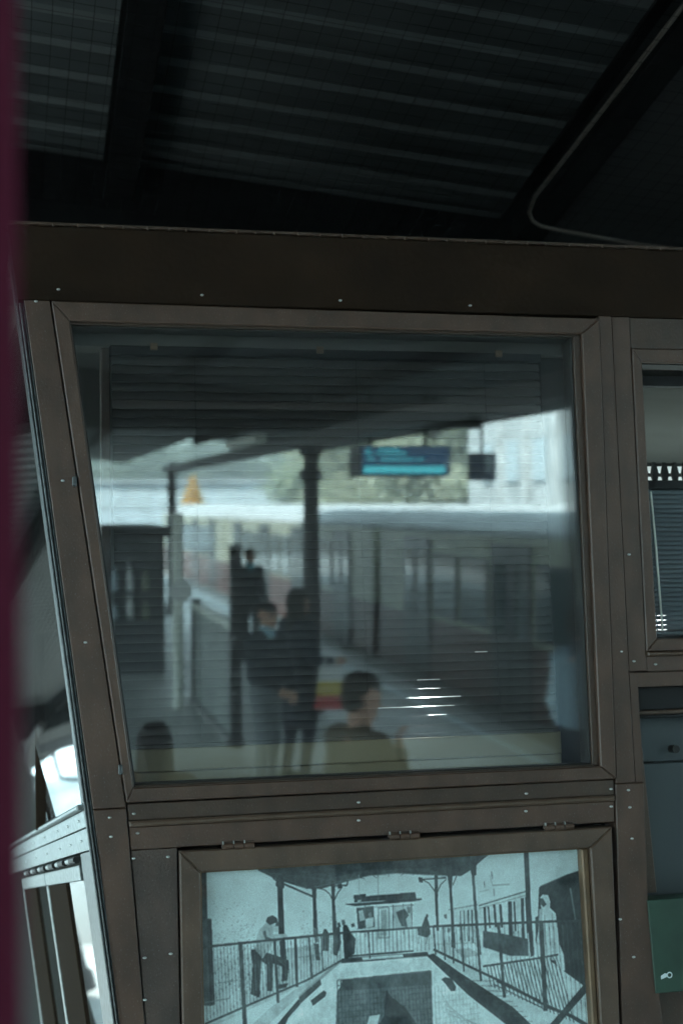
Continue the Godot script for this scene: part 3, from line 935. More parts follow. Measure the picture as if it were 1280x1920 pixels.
func poster_shapes() -> Array:
	return [
		["p", 205, 0, [6, 218, 304, 201, 372, 200, 370, 245, 247, 299, 3, 386]],
		["p", 225, 0, [304, 191, 440, 192, 606, 199, 718, 224, 859, 267, 943, 327, 1010, 425, 1005, 503, 711, 374, 576, 247, 357, 244]],
		["s", 95, 600, [42, 81, 142, 291]],
		["s", 120, 260, [253, 108, 337, 229]],
		["s", 150, 120, [19, 29, 92, 174]],
		["p", 40, 0, [7, 5, 26, 7, 26, 125, 10, 124]],
		["p", 62, 0, [11, 120, 36, 122, 40, 325, 18, 326, 7, 323]],
		["p", 35, 0, [25, 125, 36, 125, 40, 325, 28, 327]],
		["p", 38, 0, [154, 14, 202, 40, 275, 66, 311, 68, 363, 57, 446, 42, 508, 42, 585, 51, 638, 57, 675, 59, 701, 46, 717, 34, 739, 18, 764, 3, 765, -8, 448, -10, 155, -4]],
		["p", 58, 0, [308, 65, 363, 56, 446, 42, 508, 41, 638, 54, 585, 35, 447, 27, 309, 47]],
		["p", 48, 0, [613, 53, 675, 58, 704, 45, 685, 28, 614, 33]],
		["p", 215, 0, [640, 133, 715, 131, 714, 231, 650, 223]],
		["p", 222, 0, [716, 128, 853, 105, 847, 267, 801, 270, 713, 237]],
		["l", 60, 1, [637, 141, 715, 133]],
		["l", 55, 2, [718, 136, 853, 107]],
		["l", 110, 1, [718, 143, 852, 117]],
		["l", 70, 2, [668, 146, 667, 217]],
		["l", 70, 2, [678, 145, 677, 221]],
		["l", 70, 3, [689, 145, 688, 222]],
		["l", 70, 3, [699, 145, 698, 227]],
		["l", 48, 6, [733, 141, 733, 242]],
		["l", 48, 3, [743, 140, 745, 193]],
		["l", 48, 5, [759, 136, 761, 192]],
		["l", 48, 6, [775, 136, 777, 194]],
		["l", 48, 9, [801, 131, 799, 263]],
		["l", 48, 4, [813, 132, 813, 205]],
		["l", 48, 7, [835, 125, 832, 265]],
		["l", 48, 3, [845, 123, 845, 213]],
		["p", 66, 0, [726, 199, 776, 209, 844, 227, 844, 269, 794, 265, 725, 238]],
		["p", 26, 0, [882, 101, 905, 91, 957, 74, 996, 65, 999, 157, 1009, 345, 1005, 366, 946, 320, 901, 284, 875, 176]],
		["l", 110, 4, [967, 107, 977, 191]],
		["l", 70, 2, [885, 99, 957, 75]],
		["l", 120, 1, [750, 61, 757, 88, 803, 88]],
		["l", 90, 2, [756, 53, 757, 72]],
		["l", 120, 1, [721, 102, 746, 98]],
		["l", 100, 2, [735, 76, 736, 92]],
		["l", 110, 2, [760, 96, 760, 115]],
		["p", 34, 0, [199, 27, 218, 29, 218, 59, 214, 62, 215, 163, 219, 233, 204, 232, 201, 162, 201, 58, 197, 53]],
		["l", 40, 3, [186, 19, 191, 35, 200, 43]],
		["l", 46, 4, [216, 50, 292, 87]],
		["l", 60, 2, [216, 35, 275, 66]],
		["p", 36, 0, [287, 61, 299, 62, 297, 98, 299, 184, 288, 184, 289, 97]],
		["p", 40, 0, [337, 51, 347, 52, 344, 101, 348, 176, 341, 230, 336, 229, 337, 175, 337, 113]],
		["l", 50, 2, [300, 65, 319, 71, 332, 82, 339, 98]],
		["l", 50, 2, [344, 98, 351, 83, 363, 69]],
		["l", 45, 3, [336, 63, 377, 64, 380, 49]],
		["p", 35, 0, [352, 60, 363, 58, 365, 69, 354, 71]],
		["p", 44, 0, [604, 52, 613, 53, 610, 118, 610, 190, 604, 190, 603, 118]],
		["l", 50, 2, [570, 61, 589, 72, 604, 94]],
		["l", 50, 2, [610, 95, 620, 77, 635, 65]],
		["l", 45, 3, [565, 62, 635, 61]],
		["p", 35, 0, [562, 56, 572, 57, 573, 69, 563, 68]],
		["p", 44, 0, [638, 54, 652, 55, 648, 92, 650, 160, 651, 237, 641, 233, 643, 160, 642, 91]],
		["l", 60, 2, [651, 81, 664, 56, 681, 38]],
		["p", 60, 0, [701, 5, 717, 6, 715, 59, 710, 61, 711, 112, 714, 185, 719, 257, 712, 257, 707, 184, 704, 111, 703, 58]],
		["p", 44, 0, [699, 26, 716, 27, 713, 59, 702, 58]],
		["l", 60, 2, [716, 35, 728, 17, 750, 8]],
		["p", 40, 0, [845, 5, 858, 6, 858, 68, 857, 148, 860, 268, 850, 273, 845, 147, 845, 67]],
		["l", 64, 1, [175, 21, 363, 53]],
		["l", 64, 1, [253, 20, 393, 52]],
		["l", 64, 1, [332, 20, 424, 52]],
		["l", 64, 1, [411, 19, 454, 51]],
		["l", 64, 1, [491, 19, 484, 50]],
		["l", 64, 1, [572, 18, 515, 49]],
		["l", 64, 1, [654, 18, 546, 49]],
		["l", 26, 1, [215, 28, 337, 28]],
		["l", 26, 1, [296, 29, 405, 28]],
		["l", 26, 1, [378, 30, 474, 28]],
		["l", 26, 1, [460, 32, 544, 29]],
		["l", 26, 1, [544, 33, 614, 29]],
		["l", 84, 2, [295, 63, 432, 43, 508, 42, 638, 56]],
		["p", 236, 0, [394, 113, 549, 112, 540, 195, 397, 191]],
		["p", 42, 0, [395, 94, 552, 92, 554, 108, 394, 107]],
		["p", 38, 0, [368, 109, 568, 108, 568, 112, 547, 114, 397, 116]],
		["p", 36, 0, [393, 89, 424, 88, 423, 97, 393, 98]],
		["p", 200, 0, [403, 102, 412, 102, 412, 105, 402, 106]],
		["p", 70, 0, [399, 120, 443, 119, 444, 170, 401, 172]],
		["p", 190, 0, [404, 128, 415, 126, 420, 151, 406, 154]],
		["p", 215, 0, [420, 148, 442, 146, 441, 168, 422, 171]],
		["p", 150, 0, [453, 122, 484, 122, 483, 199, 451, 199]],
		["p", 228, 0, [457, 127, 480, 126, 479, 196, 455, 195]],
		["p", 168, 0, [461, 129, 476, 129, 475, 193, 460, 193]],
		["p", 200, 0, [495, 121, 540, 120, 537, 182, 496, 181]],
		["p", 70, 0, [500, 137, 523, 131, 533, 147, 525, 157, 508, 161]],
		["p", 80, 0, [508, 159, 525, 155, 529, 178, 513, 172]],
		["l", 90, 2, [493, 119, 492, 182]],
		["l", 80, 2, [541, 119, 540, 182]],
		["l", 90, 1, [457, 43, 456, 106]],
		["l", 150, 1, [408, 40, 407, 90]],
		["p", 45, 0, [315, 166, 321, 167, 328, 180, 325, 219, 310, 218, 310, 179]],
		["p", 200, 0, [312, 218, 325, 219, 323, 239, 312, 238]],
		["p", 50, 0, [339, 172, 354, 159, 357, 203, 346, 233, 340, 230]],
		["p", 32, 0, [364, 159, 373, 160, 382, 179, 384, 239, 364, 240, 362, 180]],
		["p", 90, 0, [360, 147, 368, 147, 369, 158, 361, 159]],
		["p", 50, 0, [381, 178, 394, 195, 390, 231, 382, 233]],
		["p", 60, 0, [384, 158, 392, 157, 393, 165, 385, 166]],
		["p", 60, 0, [349, 153, 356, 153, 357, 164, 350, 163]],
		["p", 90, 0, [288, 159, 298, 165, 299, 195, 291, 198]],
		["p", 60, 0, [288, 198, 300, 201, 303, 240, 292, 239]],
		["p", 58, 0, [576, 153, 580, 153, 586, 176, 587, 198, 578, 205, 555, 197, 554, 180, 565, 178]],
		["p", 60, 0, [578, 148, 583, 148, 583, 156, 578, 156]],
		["l", 120, 2, [558, 200, 555, 219]],
		["l", 120, 2, [578, 204, 575, 221]],
		["p", 110, 0, [625, 152, 632, 151, 632, 162, 626, 161]],
		["p", 120, 0, [632, 185, 641, 186, 639, 196, 632, 196]],
		["l", 150, 1, [397, 172, 541, 174]],
		["l", 120, 1, [421, 116, 420, 192]],
		["l", 120, 1, [519, 118, 518, 193]],
		["l", 96, 1, [399, 121, 547, 123]],
		["p", 120, 0, [429, 135, 437, 134, 438, 146, 430, 148]],
		["p", 60, 0, [406, 154, 420, 154, 419, 168, 407, 169]],
		["p", 130, 0, [529, 126, 538, 127, 538, 142, 529, 142]],
		["p", 178, 0, [145, 177, 154, 155, 172, 140, 188, 145, 187, 170, 218, 175, 208, 186, 184, 190, 178, 205, 162, 224, 141, 205]],
		["p", 70, 0, [161, 161, 169, 159, 171, 174, 190, 183, 168, 184]],
		["p", 38, 0, [170, 138, 174, 128, 187, 124, 198, 132, 200, 143, 191, 143, 180, 147]],
		["p", 205, 0, [185, 146, 199, 147, 199, 166, 187, 162]],
		["p", 60, 0, [196, 140, 203, 143, 200, 151, 193, 150]],
		["p", 195, 0, [187, 170, 218, 170, 224, 178, 195, 183]],
		["p", 40, 0, [131, 202, 144, 203, 159, 226, 170, 212, 196, 222, 223, 234, 223, 254, 219, 282, 205, 283, 208, 248, 185, 239, 181, 304, 169, 303, 169, 240, 156, 231, 149, 317, 128, 307, 135, 240]],
		["p", 46, 0, [194, 290, 221, 289, 215, 299, 194, 300]],
		["p", 222, 0, [881, 128, 890, 119, 905, 121, 911, 138, 909, 154, 924, 168, 926, 199, 930, 246, 940, 273, 941, 313, 926, 315, 916, 285, 884, 283, 875, 242, 871, 202, 882, 163, 885, 152]],
		["p", 62, 0, [881, 128, 891, 129, 900, 145, 891, 151, 882, 141]],
		["p", 48, 0, [868, 175, 879, 171, 874, 209, 866, 241]],
		["l", 150, 2, [893, 170, 892, 243]],
		["l", 160, 2, [914, 168, 914, 271]],
		["p", 180, 0, [879, 155, 888, 154, 880, 256, 873, 242]],
		["l", 150, 1, [165, 148, 160, 183]],
		["l", 130, 1, [176, 154, 182, 177]],
		["l", 80, 2, [140, 235, 141, 301]],
		["l", 80, 2, [199, 232, 217, 249]],
		["p", 150, 0, [141, 197, 162, 209, 157, 221, 144, 208]],
		["p", 236, 0, [354, 252, 576, 253, 606, 262, 750, 449, 191, 402, 301, 303]],
		["p", 228, 0, [356, 263, 562, 261, 575, 288, 347, 291]],
		["p", 98, 0, [355, 290, 586, 286, 584, 435, 336, 414, 342, 319, 357, 301]],
		["g", 60, 0, [344, 291, 582, 435]],
		["p", 70, 0, [358, 292, 586, 289, 584, 320, 346, 317]],
		["p", 42, 0, [432, 422, 460, 386, 468, 323, 479, 340, 516, 371, 555, 432]],
		["p", 215, 0, [410, 420, 422, 383, 450, 381, 437, 422]],
		["g", 190, 0, [593, 326, 708, 445]],
		["p", 44, 0, [611, 309, 621, 305, 638, 309, 648, 330, 646, 340, 635, 340, 623, 323]],
		["p", 52, 0, [276, 334, 309, 313, 316, 317, 313, 327, 281, 347]],
		["p", 150, 0, [247, 309, 351, 239, 357, 247, 247, 327]],
		["p", 40, 0, [185, 389, 226, 348, 247, 327, 249, 342, 219, 370, 202, 403, 172, 400]],
		["p", 60, 0, [247, 324, 301, 285, 304, 298, 249, 340]],
		["p", 196, 0, [113, 395, 166, 349, 247, 299, 352, 230, 357, 238, 247, 319, 192, 364, 152, 398]],
		["p", 40, 0, [357, 240, 577, 240, 582, 250, 356, 251]],
		["p", 222, 0, [408, 241, 514, 241, 515, 248, 411, 248]],
		["p", 34, 0, [576, 249, 593, 245, 658, 295, 795, 391, 863, 458, 801, 453, 684, 356, 584, 258]],
		["p", 215, 0, [631, 272, 715, 290, 867, 387, 892, 461, 866, 459, 795, 391]],
		["l", 80, 1, [674, 317, 749, 324]],
		["l", 80, 1, [692, 330, 761, 338]],
		["l", 80, 1, [710, 344, 773, 351]],
		["l", 80, 1, [727, 358, 785, 364]],
		["l", 80, 1, [745, 372, 797, 378]],
		["l", 80, 1, [763, 385, 809, 391]],
		["l", 80, 1, [781, 399, 822, 405]],
		["l", 80, 1, [798, 413, 834, 418]],
		["l", 80, 1, [816, 427, 846, 431]],
		["l", 200, 1, [599, 311, 621, 438]],
		["l", 196, 1, [602, 323, 641, 440]],
		["l", 192, 1, [606, 335, 660, 441]],
		["l", 188, 1, [610, 347, 680, 443]],
		["l", 184, 1, [613, 359, 699, 444]],
		["l", 180, 1, [617, 370, 719, 446]],
		["l", 176, 1, [621, 382, 738, 448]],
		["l", 172, 1, [624, 394, 758, 449]],
		["l", 176, 1, [126, 390, 141, 396]],
		["l", 176, 1, [161, 366, 176, 373]],
		["l", 176, 1, [196, 343, 211, 349]],
		["l", 176, 1, [231, 319, 247, 326]],
		["l", 176, 1, [266, 295, 282, 302]],
		["l", 176, 1, [302, 271, 318, 278]],
		["l", 90, 1, [37, 276, 96, 272]],
		["l", 110, 2, [16, 318, 76, 313]],
		["l", 120, 1, [249, 229, 303, 227]],
		["l", 140, 1, [605, 223, 704, 227]],
		["p", 176, 0, [647, 239, 689, 239, 717, 257, 674, 262]],
		["l", 46, 5, [6, 188, 144, 184, 305, 180, 373, 178]],
		["l", 56, 4, [373, 178, 496, 179, 596, 179]],
		["l", 46, 5, [596, 179, 777, 184, 907, 188, 1000, 192]],
		["l", 56, 4, [15, 368, 141, 326, 268, 285, 357, 244]],
		["l", 60, 4, [379, 236, 542, 235]],
		["l", 48, 5, [594, 235, 715, 299, 798, 342, 870, 387, 938, 419, 1005, 464]],
		["l", 52, 9, [106, 186, 112, 379]],
		["l", 52, 6, [190, 183, 195, 333]],
		["l", 52, 6, [242, 182, 243, 299]],
		["l", 52, 4, [276, 180, 281, 283]],
		["l", 52, 3, [307, 180, 309, 266]],
		["l", 52, 3, [427, 179, 429, 245]],
		["l", 52, 3, [596, 179, 599, 248]],
		["l", 52, 3, [621, 181, 623, 263]],
		["l", 52, 3, [646, 183, 645, 273]],
		["l", 52, 4, [669, 183, 671, 295]],
		["l", 52, 5, [709, 184, 715, 322]],
		["l", 52, 7, [768, 186, 775, 366]],
		["l", 52, 10, [883, 190, 883, 408]],
		["b", 70, 27, [11, 193, 17, 362, 235, 186, 237, 296]],
		["b", 90, 14, [251, 185, 250, 289, 359, 182, 357, 244]],
		["b", 84, 20, [381, 181, 381, 235, 588, 182, 588, 237]],
		["b", 100, 12, [602, 183, 602, 241, 717, 186, 721, 302]],
		["b", 70, 18, [777, 186, 784, 335, 994, 194, 999, 458]],
		["l", 50, 4, [722, 286, 866, 277, 925, 272]],
		["l", 56, 2, [732, 284, 741, 337]],
		["l", 56, 2, [741, 284, 751, 342]],
		["l", 56, 2, [750, 284, 762, 347]],
		["l", 56, 2, [759, 283, 772, 352]],
		["l", 56, 2, [768, 283, 782, 357]],
		["l", 56, 2, [776, 282, 792, 362]],
		["l", 56, 2, [785, 282, 803, 367]],
		["l", 56, 2, [794, 282, 813, 372]],
		["l", 56, 2, [803, 281, 823, 377]],
		["l", 56, 2, [812, 281, 834, 382]],
		["l", 56, 2, [821, 280, 844, 387]],
		["l", 56, 2, [830, 280, 854, 392]],
		["l", 56, 2, [839, 280, 865, 397]],
		["l", 56, 2, [848, 279, 875, 403]],
		["l", 56, 2, [857, 279, 885, 408]],
		["l", 56, 2, [866, 278, 896, 413]],
		["l", 56, 2, [875, 278, 906, 418]],
		["l", 56, 2, [884, 278, 917, 423]],
		["l", 56, 2, [893, 277, 927, 428]],
		["l", 56, 2, [902, 277, 938, 433]],
		["l", 56, 2, [911, 276, 948, 438]],
		["l", 56, 2, [920, 276, 958, 443]],
		["p", 36, 0, [1000, 342, 1012, 345, 1011, 358, 952, 411, 899, 461, 875, 459, 929, 409]],
		["l", 60, 2, [747, 331, 875, 400]],
		["l", 40, 6, [756, 323, 870, 384]],
		["l", 40, 7, [884, 396, 952, 426, 1008, 461]],
	]


# ---------------------------------------------------------------- venetian blinds behind the glass
func slat_mesh(length: float, wide: float, tilt: float) -> Mesh:
	var st := begin()
	var prof := []
	for i in 5:
		var t := i / 4.0 - 0.5
		prof.append(Vector2(t * wide, 0.0016 * (1.0 - 4.0 * t * t)).rotated(tilt))
	for i in 4:
		var a: Vector2 = prof[i]
		var b: Vector2 = prof[i + 1]
		quad(st, Vector3(0, a.x, a.y), Vector3(length, a.x, a.y), Vector3(length, b.x, b.y), Vector3(0, b.x, b.y), Vector3(0, 0, 1))
		quad(st, Vector3(0, a.x, a.y - 0.0005), Vector3(length, a.x, a.y - 0.0005), Vector3(length, b.x, b.y - 0.0005), Vector3(0, b.x, b.y - 0.0005), Vector3(0, 0, -1))
	return st.commit()


func blind(label: String, xf: Transform3D, u0: float, u1: float, top: float, bottom: float, pitch: float, m: Material, cords: Array, lean := 0.0) -> void:
	var o := thing("venetian_blind", label, "blind", Vector3.ZERO, 0.0, "blinds inside the kiosk windows")
	o.transform = xf
	put("headrail", box(Vector3(u0 - 0.004, top, -0.02), Vector3(u1 + 0.004, top + 0.020, 0.012), 0.002), M.black, o)
	var sm := slat_mesh(u1 - u0, pitch * 0.97, -0.30)
	var n := int((top - bottom) / pitch)
	for i in n:
		var v := top - (i + 0.5) * pitch
		var t := Transform3D(Basis(Vector3.BACK, rng.randf_range(-0.0007, 0.0007)) * Basis(Vector3.RIGHT, rng.randf_range(-0.05, 0.05)), Vector3(u0 + lean * (v - top), v, rng.randf_range(-0.0006, 0.0006)))
		put("slat", sm, M.slat_pale if i == 5 and u0 == -0.478 else m, o, t)
	put("bottom_rail", box(Vector3(u0 + lean * (bottom - top), bottom - 0.009, -0.008), Vector3(u1 + lean * (bottom - top), bottom, 0.008), 0.002), m, o)
	for u in cords:
		put("ladder_cord", tubes([Vector3(u, top, 0.006), Vector3(u + lean * (bottom - top), bottom, 0.006)], 0.0009, 5), M.rubber, o)
	if u0 > 0: return
	for u in [u0 + 0.09, (u0 + u1) / 2 - 0.03, u1 - 0.1]:
		put("bracket", box(Vector3(u - 0.008, top + 0.010, 0.012), Vector3(u + 0.008, top + 0.026, 0.016), 0.001), M.bronze, o)


func blinds() -> void:
	blind("closed grey venetian blind behind the big reflecting window", WF * Transform3D(Basis(), Vector3(0, 0, -0.075)), -0.478, 0.494, 0.352, -0.478, 0.0193, M.slat, [-0.3, 0.06, 0.36])
	blind("blue grey venetian blind low in the right window under the louvred lamp", WF * Transform3D(Basis(), Vector3(0, 0, -0.07)), 0.722, 1.24, 0.058, -0.27, 0.0108, M.slat_blue, [])
	blind("grey venetian blind in the left side window, seen edge on behind the corner", SF * Transform3D(Basis(), Vector3(0, 0, -0.07)), -2.3, -0.16, 0.46, -0.50, 0.0193, M.slat, [], 0.10)
	var wand := put("blind_wand", tubes([WF * Vector3(0.742, 0.05, -0.05), WF * Vector3(0.7445, -0.08, -0.045), WF * Vector3(0.7455, -0.27, -0.04)], 0.0024, 8), M.pale_pole)
	tag(wand, "thin pale turning rod hanging in front of the right window's blind", "rod")
	# the louvred lamp above it
	var l := thing("louvred_lamp", "lit lamp with dark louvre fins above the blind in the right window", "lamp")
	l.transform = WF * Transform3D(Basis(), Vector3(0.70, 0.105, -0.14))
	put("housing", box(Vector3(-0.02, -0.026, -0.05), Vector3(0.56, 0.030, -0.022), 0.002), M.rubber, l)
	for v in [0.012, -0.013]:
		put("tube", tubes([Vector3(0, v, -0.012), Vector3(0.54, v, -0.012)], 0.0085, 8), M.tube_glow, l)
	for i in 21:
		var x := -0.008 + i * 0.0262
		var st := begin()
		prism(st, [Vector2(x - 0.010, 0.0), Vector2(x - 0.0035, 0.028), Vector2(x + 0.0035, 0.028), Vector2(x + 0.010, 0.0), Vector2(x + 0.0035, -0.026), Vector2(x - 0.0035, -0.026)], -0.002, 0.004)
		put("fin", st, M.rubber, l)
	var om := AreaLight3D.new()
	om.name = "louvre_light"
	l.add_child(om)
	om.position = Vector3(0.27, 0.034, -0.03)
	om.rotation.x = PI / 2
	om.area_size = Vector2(0.5, 0.03)
	om.light_energy = 0.012
	om.light_color = Color(0.9, 1.0, 0.98)
	om.shadow_enabled = true


# a small lit tube lamp behind the big blind: only glints of it pass between the slats
func desk_lamp() -> void:
	var d := thing("desk_lamp", "small lit tube lamp behind the big blind, glinting between the slats", "lamp")
	d.transform = WF * Transform3D(Basis(), Vector3(0.0, 0.0, -0.125))
	for q in [[0.165, 0.285, -0.400], [0.10, 0.27, -0.424], [0.33, 0.352, -0.305], [0.19, 0.24, -0.372], [0.21, 0.25, -0.446]]:
		put("tube", tubes([Vector3(q[0], q[2], 0), Vector3(q[1], q[2], 0)], 0.012, 8), M.lamp_glow, d)
	put("back", box(Vector3(0.08, -0.45, -0.03), Vector3(0.37, -0.28, -0.016), 0.003), M.board_grey, d)
	put("foot", box(Vector3(0.20, -0.60, -0.03), Vector3(0.24, -0.45, -0.016), 0.003), M.board_grey, d)
	var e := thing("counter_lamp", "small lit tube lamp behind the right window's blind, glinting in short dashes", "lamp")
	e.transform = WF * Transform3D(Basis(), Vector3(0.0, 0.0, -0.105))
	for q in [0.745, 0.757, 0.770, 0.784]:
		put("tube", tubes([Vector3(q, -0.266, 0), Vector3(q, -0.228, 0)], 0.0045, 8), M.lamp_glow, e)
	put("back", box(Vector3(0.735, -0.28, -0.03), Vector3(0.82, -0.22, -0.016), 0.003), M.board_grey, e)
	var ol := OmniLight3D.new()
	ol.name = "counter_light"
	e.add_child(ol)
	ol.position = Vector3(0.765, -0.245, 0.012)
	ol.light_energy = 0.0006
	ol.light_size = 0.004
	ol.omni_range = 4.0
	ol.omni_attenuation = 2.0
	ol.shadow_enabled = true
	var o := OmniLight3D.new()
	o.name = "desk_light"
	d.add_child(o)
	o.position = Vector3(0.2, -0.41, 0.018)
	o.light_energy = 0.002
	o.light_size = 0.01
	o.omni_range = 4.0
	o.omni_attenuation = 2.0
	o.shadow_enabled = true


# ---------------------------------------------------------------- things by the kiosk
func near_things() -> void:
	var post := put("maroon_post", tubes([Vector3(-0.727, 0, 2.254), Vector3(-0.727, 2.0, 2.254), Vector3(-0.727, 3.95, 2.254)], 0.044, 24), M.maroon)
	tag(post, "dark maroon round post close to the lens, a blur along the left edge", "post")
	var s := thing("green_sign", "green hanging board with small white key symbols below the hatch", "sign")
	s.transform = WF
	slab(s, "board", [Vector2(0.646, -0.852), Vector2(1.1, -0.852), Vector2(1.1, -1.048), Vector2(0.653, -1.048)], -0.05, 0.014, 0.0015, M.green, Transform3D.IDENTITY)
	for q in [[0.6775, -1.012], [0.7335, -1.012], [0.79, -1.012]]:
		var st := begin()
		prism(st, [Vector2(q[0] - 0.011, q[1] - 0.007), Vector2(q[0] + 0.002, q[1] - 0.003), Vector2(q[0] + 0.003, q[1] + 0.004), Vector2(q[0] - 0.002, q[1] + 0.005), Vector2(q[0] - 0.011, q[1] + 0.000)], 0.0145, 0.0155)
		var rg := TorusMesh.new()
		rg.inner_radius = 0.0042
		rg.outer_radius = 0.0068
		rg.rings = 20
		rg.ring_segments = 6
		var sy := put("key_symbol", st, M.white_print, s)
		put("key_ring", rg, M.white_print, sy, Transform3D(Basis(Vector3.RIGHT, PI / 2) * Basis.from_scale(Vector3(1, 0.2, 1)), Vector3(q[0] + 0.009, q[1] + 0.0005, 0.015)))
	# what the side wall mirrors
	var cc := thing("security_camera", "small grey security camera on a bent bracket under the left eave", "camera", Vector3(-2.93, 2.72, -12.2))
	put("casing", box(Vector3(-0.22, 0.02, -0.08), Vector3(0.20, 0.13, 0.08), 0.01), M.board_grey, cc)
	put("bracket", tubes([Vector3(0.05, 0.02, 0), Vector3(0.06, -0.12, 0), Vector3(0.05, -0.26, 0), Vector3(-0.06, -0.32, 0), Vector3(-0.5, -0.42, 0), Vector3(-1.2, -0.5, 0)], 0.022, 8), M.board_grey, cc)
	put("mast", tubes([Vector3(-1.2, -2.72, 0), Vector3(-1.2, 0.9, 0)], 0.05, 10), M.board_grey, cc)


func platform_things() -> void:
	var db := thing("destination_display", "blue lit destination display hanging under the canopy in the window reflection", "display", Vector3(3.22, 2.835, 11.0))
	put("casing", box(Vector3(-0.46, -0.155, 0.004), Vector3(0.49, 0.155, 0.52), 0.01), M.board_grey, db)
	M.display_blue.emission_enabled = true
	M.display_blue.emission = lin(0.12, 0.34, 0.62)
	M.display_blue.emission_energy_multiplier = 0.055
	var face := put("screen", box(Vector3(-0.45, -0.145, -0.006), Vector3(0.47, 0.145, 0.003)), M.display_blue, db)
	put("text_line", box(Vector3(-0.43, -0.125, -0.010), Vector3(0.43, -0.055, -0.0065)), M.screen_glow, face)
	for r in [[0.075, [[-0.42, -0.34], [-0.30, -0.24], [-0.22, 0.02]]], [0.015, [[-0.40, -0.32], [-0.26, 0.1], [0.13, 0.2]]], [0.115, [[-0.40, -0.36], [-0.28, -0.05]]]]:
		for q in r[1]:
			put("text_line", box(Vector3(q[0], r[0] - 0.009, -0.010), Vector3(q[1], r[0] + 0.008, -0.0065)), M.screen_glow, face)
	for x in [-0.3, 0.3]:
		put("hanger", box(Vector3(x - 0.02, 0.155, 0.24), Vector3(x + 0.02, 0.80, 0.28)), M.beam, db)
	var sg := thing("hanging_sign", "small dark square sign on a thin rod right of the blue display", "sign", Vector3(4.05, 2.775, 11.0))
	put("plate", box(Vector3(-0.145, -0.145, -0.03), Vector3(0.145, 0.145, 0.03), 0.006), M.sign_blue, sg)
	put("marking", box(Vector3(0.03, -0.06, -0.034), Vector3(0.10, 0.12, -0.031)), M.facade_grey, sg)
	put("rod", box(Vector3(-0.012, 0.145, -0.012), Vector3(0.012, 0.72, 0.012)), M.beam, sg)
	var added_strip := thing("daylight_stand_in", "long pale box added under the canopy in place of a gap of daylight", "lamp", Vector3(2.3, 3.22, 15.5))
	put("housing", box(Vector3(-0.08, -0.06, -1.2), Vector3(0.08, 0.05, 1.2), 0.02), M.pale_pole, added_strip)  # pale box added to stand in for daylight showing above the girder
	put("hanger", box(Vector3(-0.01, 0.05, -0.01), Vector3(0.01, 0.5, 0.01)), M.beam, added_strip)
	var cam2 := thing("round_lamp", "small white round lamp above the blue destination display", "lamp", Vector3(3.62, 3.12, 11.3))
	var sp := SphereMesh.new()
	sp.radius = 0.055
	sp.height = 0.11
	put("globe", sp, M.bag_white, cam2)
	put("stem", box(Vector3(-0.01, 0.05, -0.01), Vector3(0.01, 0.48, 0.01)), M.beam, cam2)
	# the stairwell wall beside the waiting people
	var pr := thing("stair_parapet", "waist high pale grey parapet panels with a metal rail beside the stairs", "parapet", Vector3(1.45, 0, 12.4))
	for i in 2:
		put("panel", box(Vector3(-0.03, 0.10, -1.45 + i * 1.47), Vector3(0.03, 1.13, -0.02 + i * 1.47), 0.004), M.parapet, pr)
	put("handrail", box(Vector3(-0.05, 1.14, -1.5), Vector3(0.05, 1.22, 1.55), 0.015), M.pale_pole, pr)
	put("kerb", box(Vector3(-0.09, 0.0, -1.5), Vector3(0.09, 0.09, 1.6), 0.01), M.kerbstone, pr)
	for z in [-1.52, 1.58]:
		put("post", box(Vector3(-0.055, 0, z - 0.05), Vector3(0.055, 2.0 if z < 0 else 1.26, z + 0.05), 0.006), M.column_paint, pr)
	var pp := thing("pale_pole", "pale cream pole with a round white dial standing left of the parapet", "pole", Vector3(1.19, 0, 13.6))
	put("shaft", tubes([Vector3(0, 0, 0), Vector3(0, 2.3, 0)], 0.062, 14), M.pale_pole, pp)
	put("dial", tubes([Vector3(0.03, 1.38, -0.10), Vector3(0.03, 1.38, -0.07)], 0.13, 20), M.bag_white, pp)
	# the dark stall on the left
	var sh := thing("snack_stall", "dark flat roofed platform stall with goods behind its glass", "stall", Vector3(0.56, 0, 17.2))
	put("body", box(Vector3(-1.2, 0, 0.35), Vector3(0.86, 1.92, 3.4)), M.board_grey, sh)
	put("counter", box(Vector3(-1.2, 0, 0.05), Vector3(0.86, 0.75, 0.345), 0.01), M.board_grey, sh)
	put("roof", box(Vector3(-1.35, 1.93, -0.15), Vector3(0.98, 2.07, 3.6), 0.01), M.column_paint, sh)
	put("corner_post", box(Vector3(0.80, 0.75, 0.06), Vector3(0.86, 1.93, 0.12), 0.004), M.column_paint, sh)
	var cols := [M.bag_yellow, M.leaf_green, M.bag_red, M.pale_blue, M.bag_white, M.ochre]
	for i in 12:
		var x := -0.5 + (i % 6) * 0.22
		var y := 0.76 + (i / 6) * 0.42
		var h := rng.randf_range(0.2, 0.36)
		var it := put("stall_bottle", tubes([Vector3(0, 0, 0), Vector3(0, h * 0.6, 0), Vector3(0, h * 0.75, 0), Vector3(0, h, 0)], [0.05, 0.05, 0.022, 0.02], 10), cols[i % 6], self, Transform3D(Basis(), Vector3(x + 0.56, y, 17.4)))
		tag(it, ["yellow","green","red","pale blue","white","ochre"][i % 6] + (" bottle on the shelf of the dark stall" if i >= 6 else " bottle on the counter of the dark stall"), "bottle", "bottles in the stall")
		if i >= 6: it.position.y = 1.16
	put("shelf", box(Vector3(-1.1, 1.13, 0.13), Vector3(0.8, 1.155, 0.34)), M.board_grey, sh)


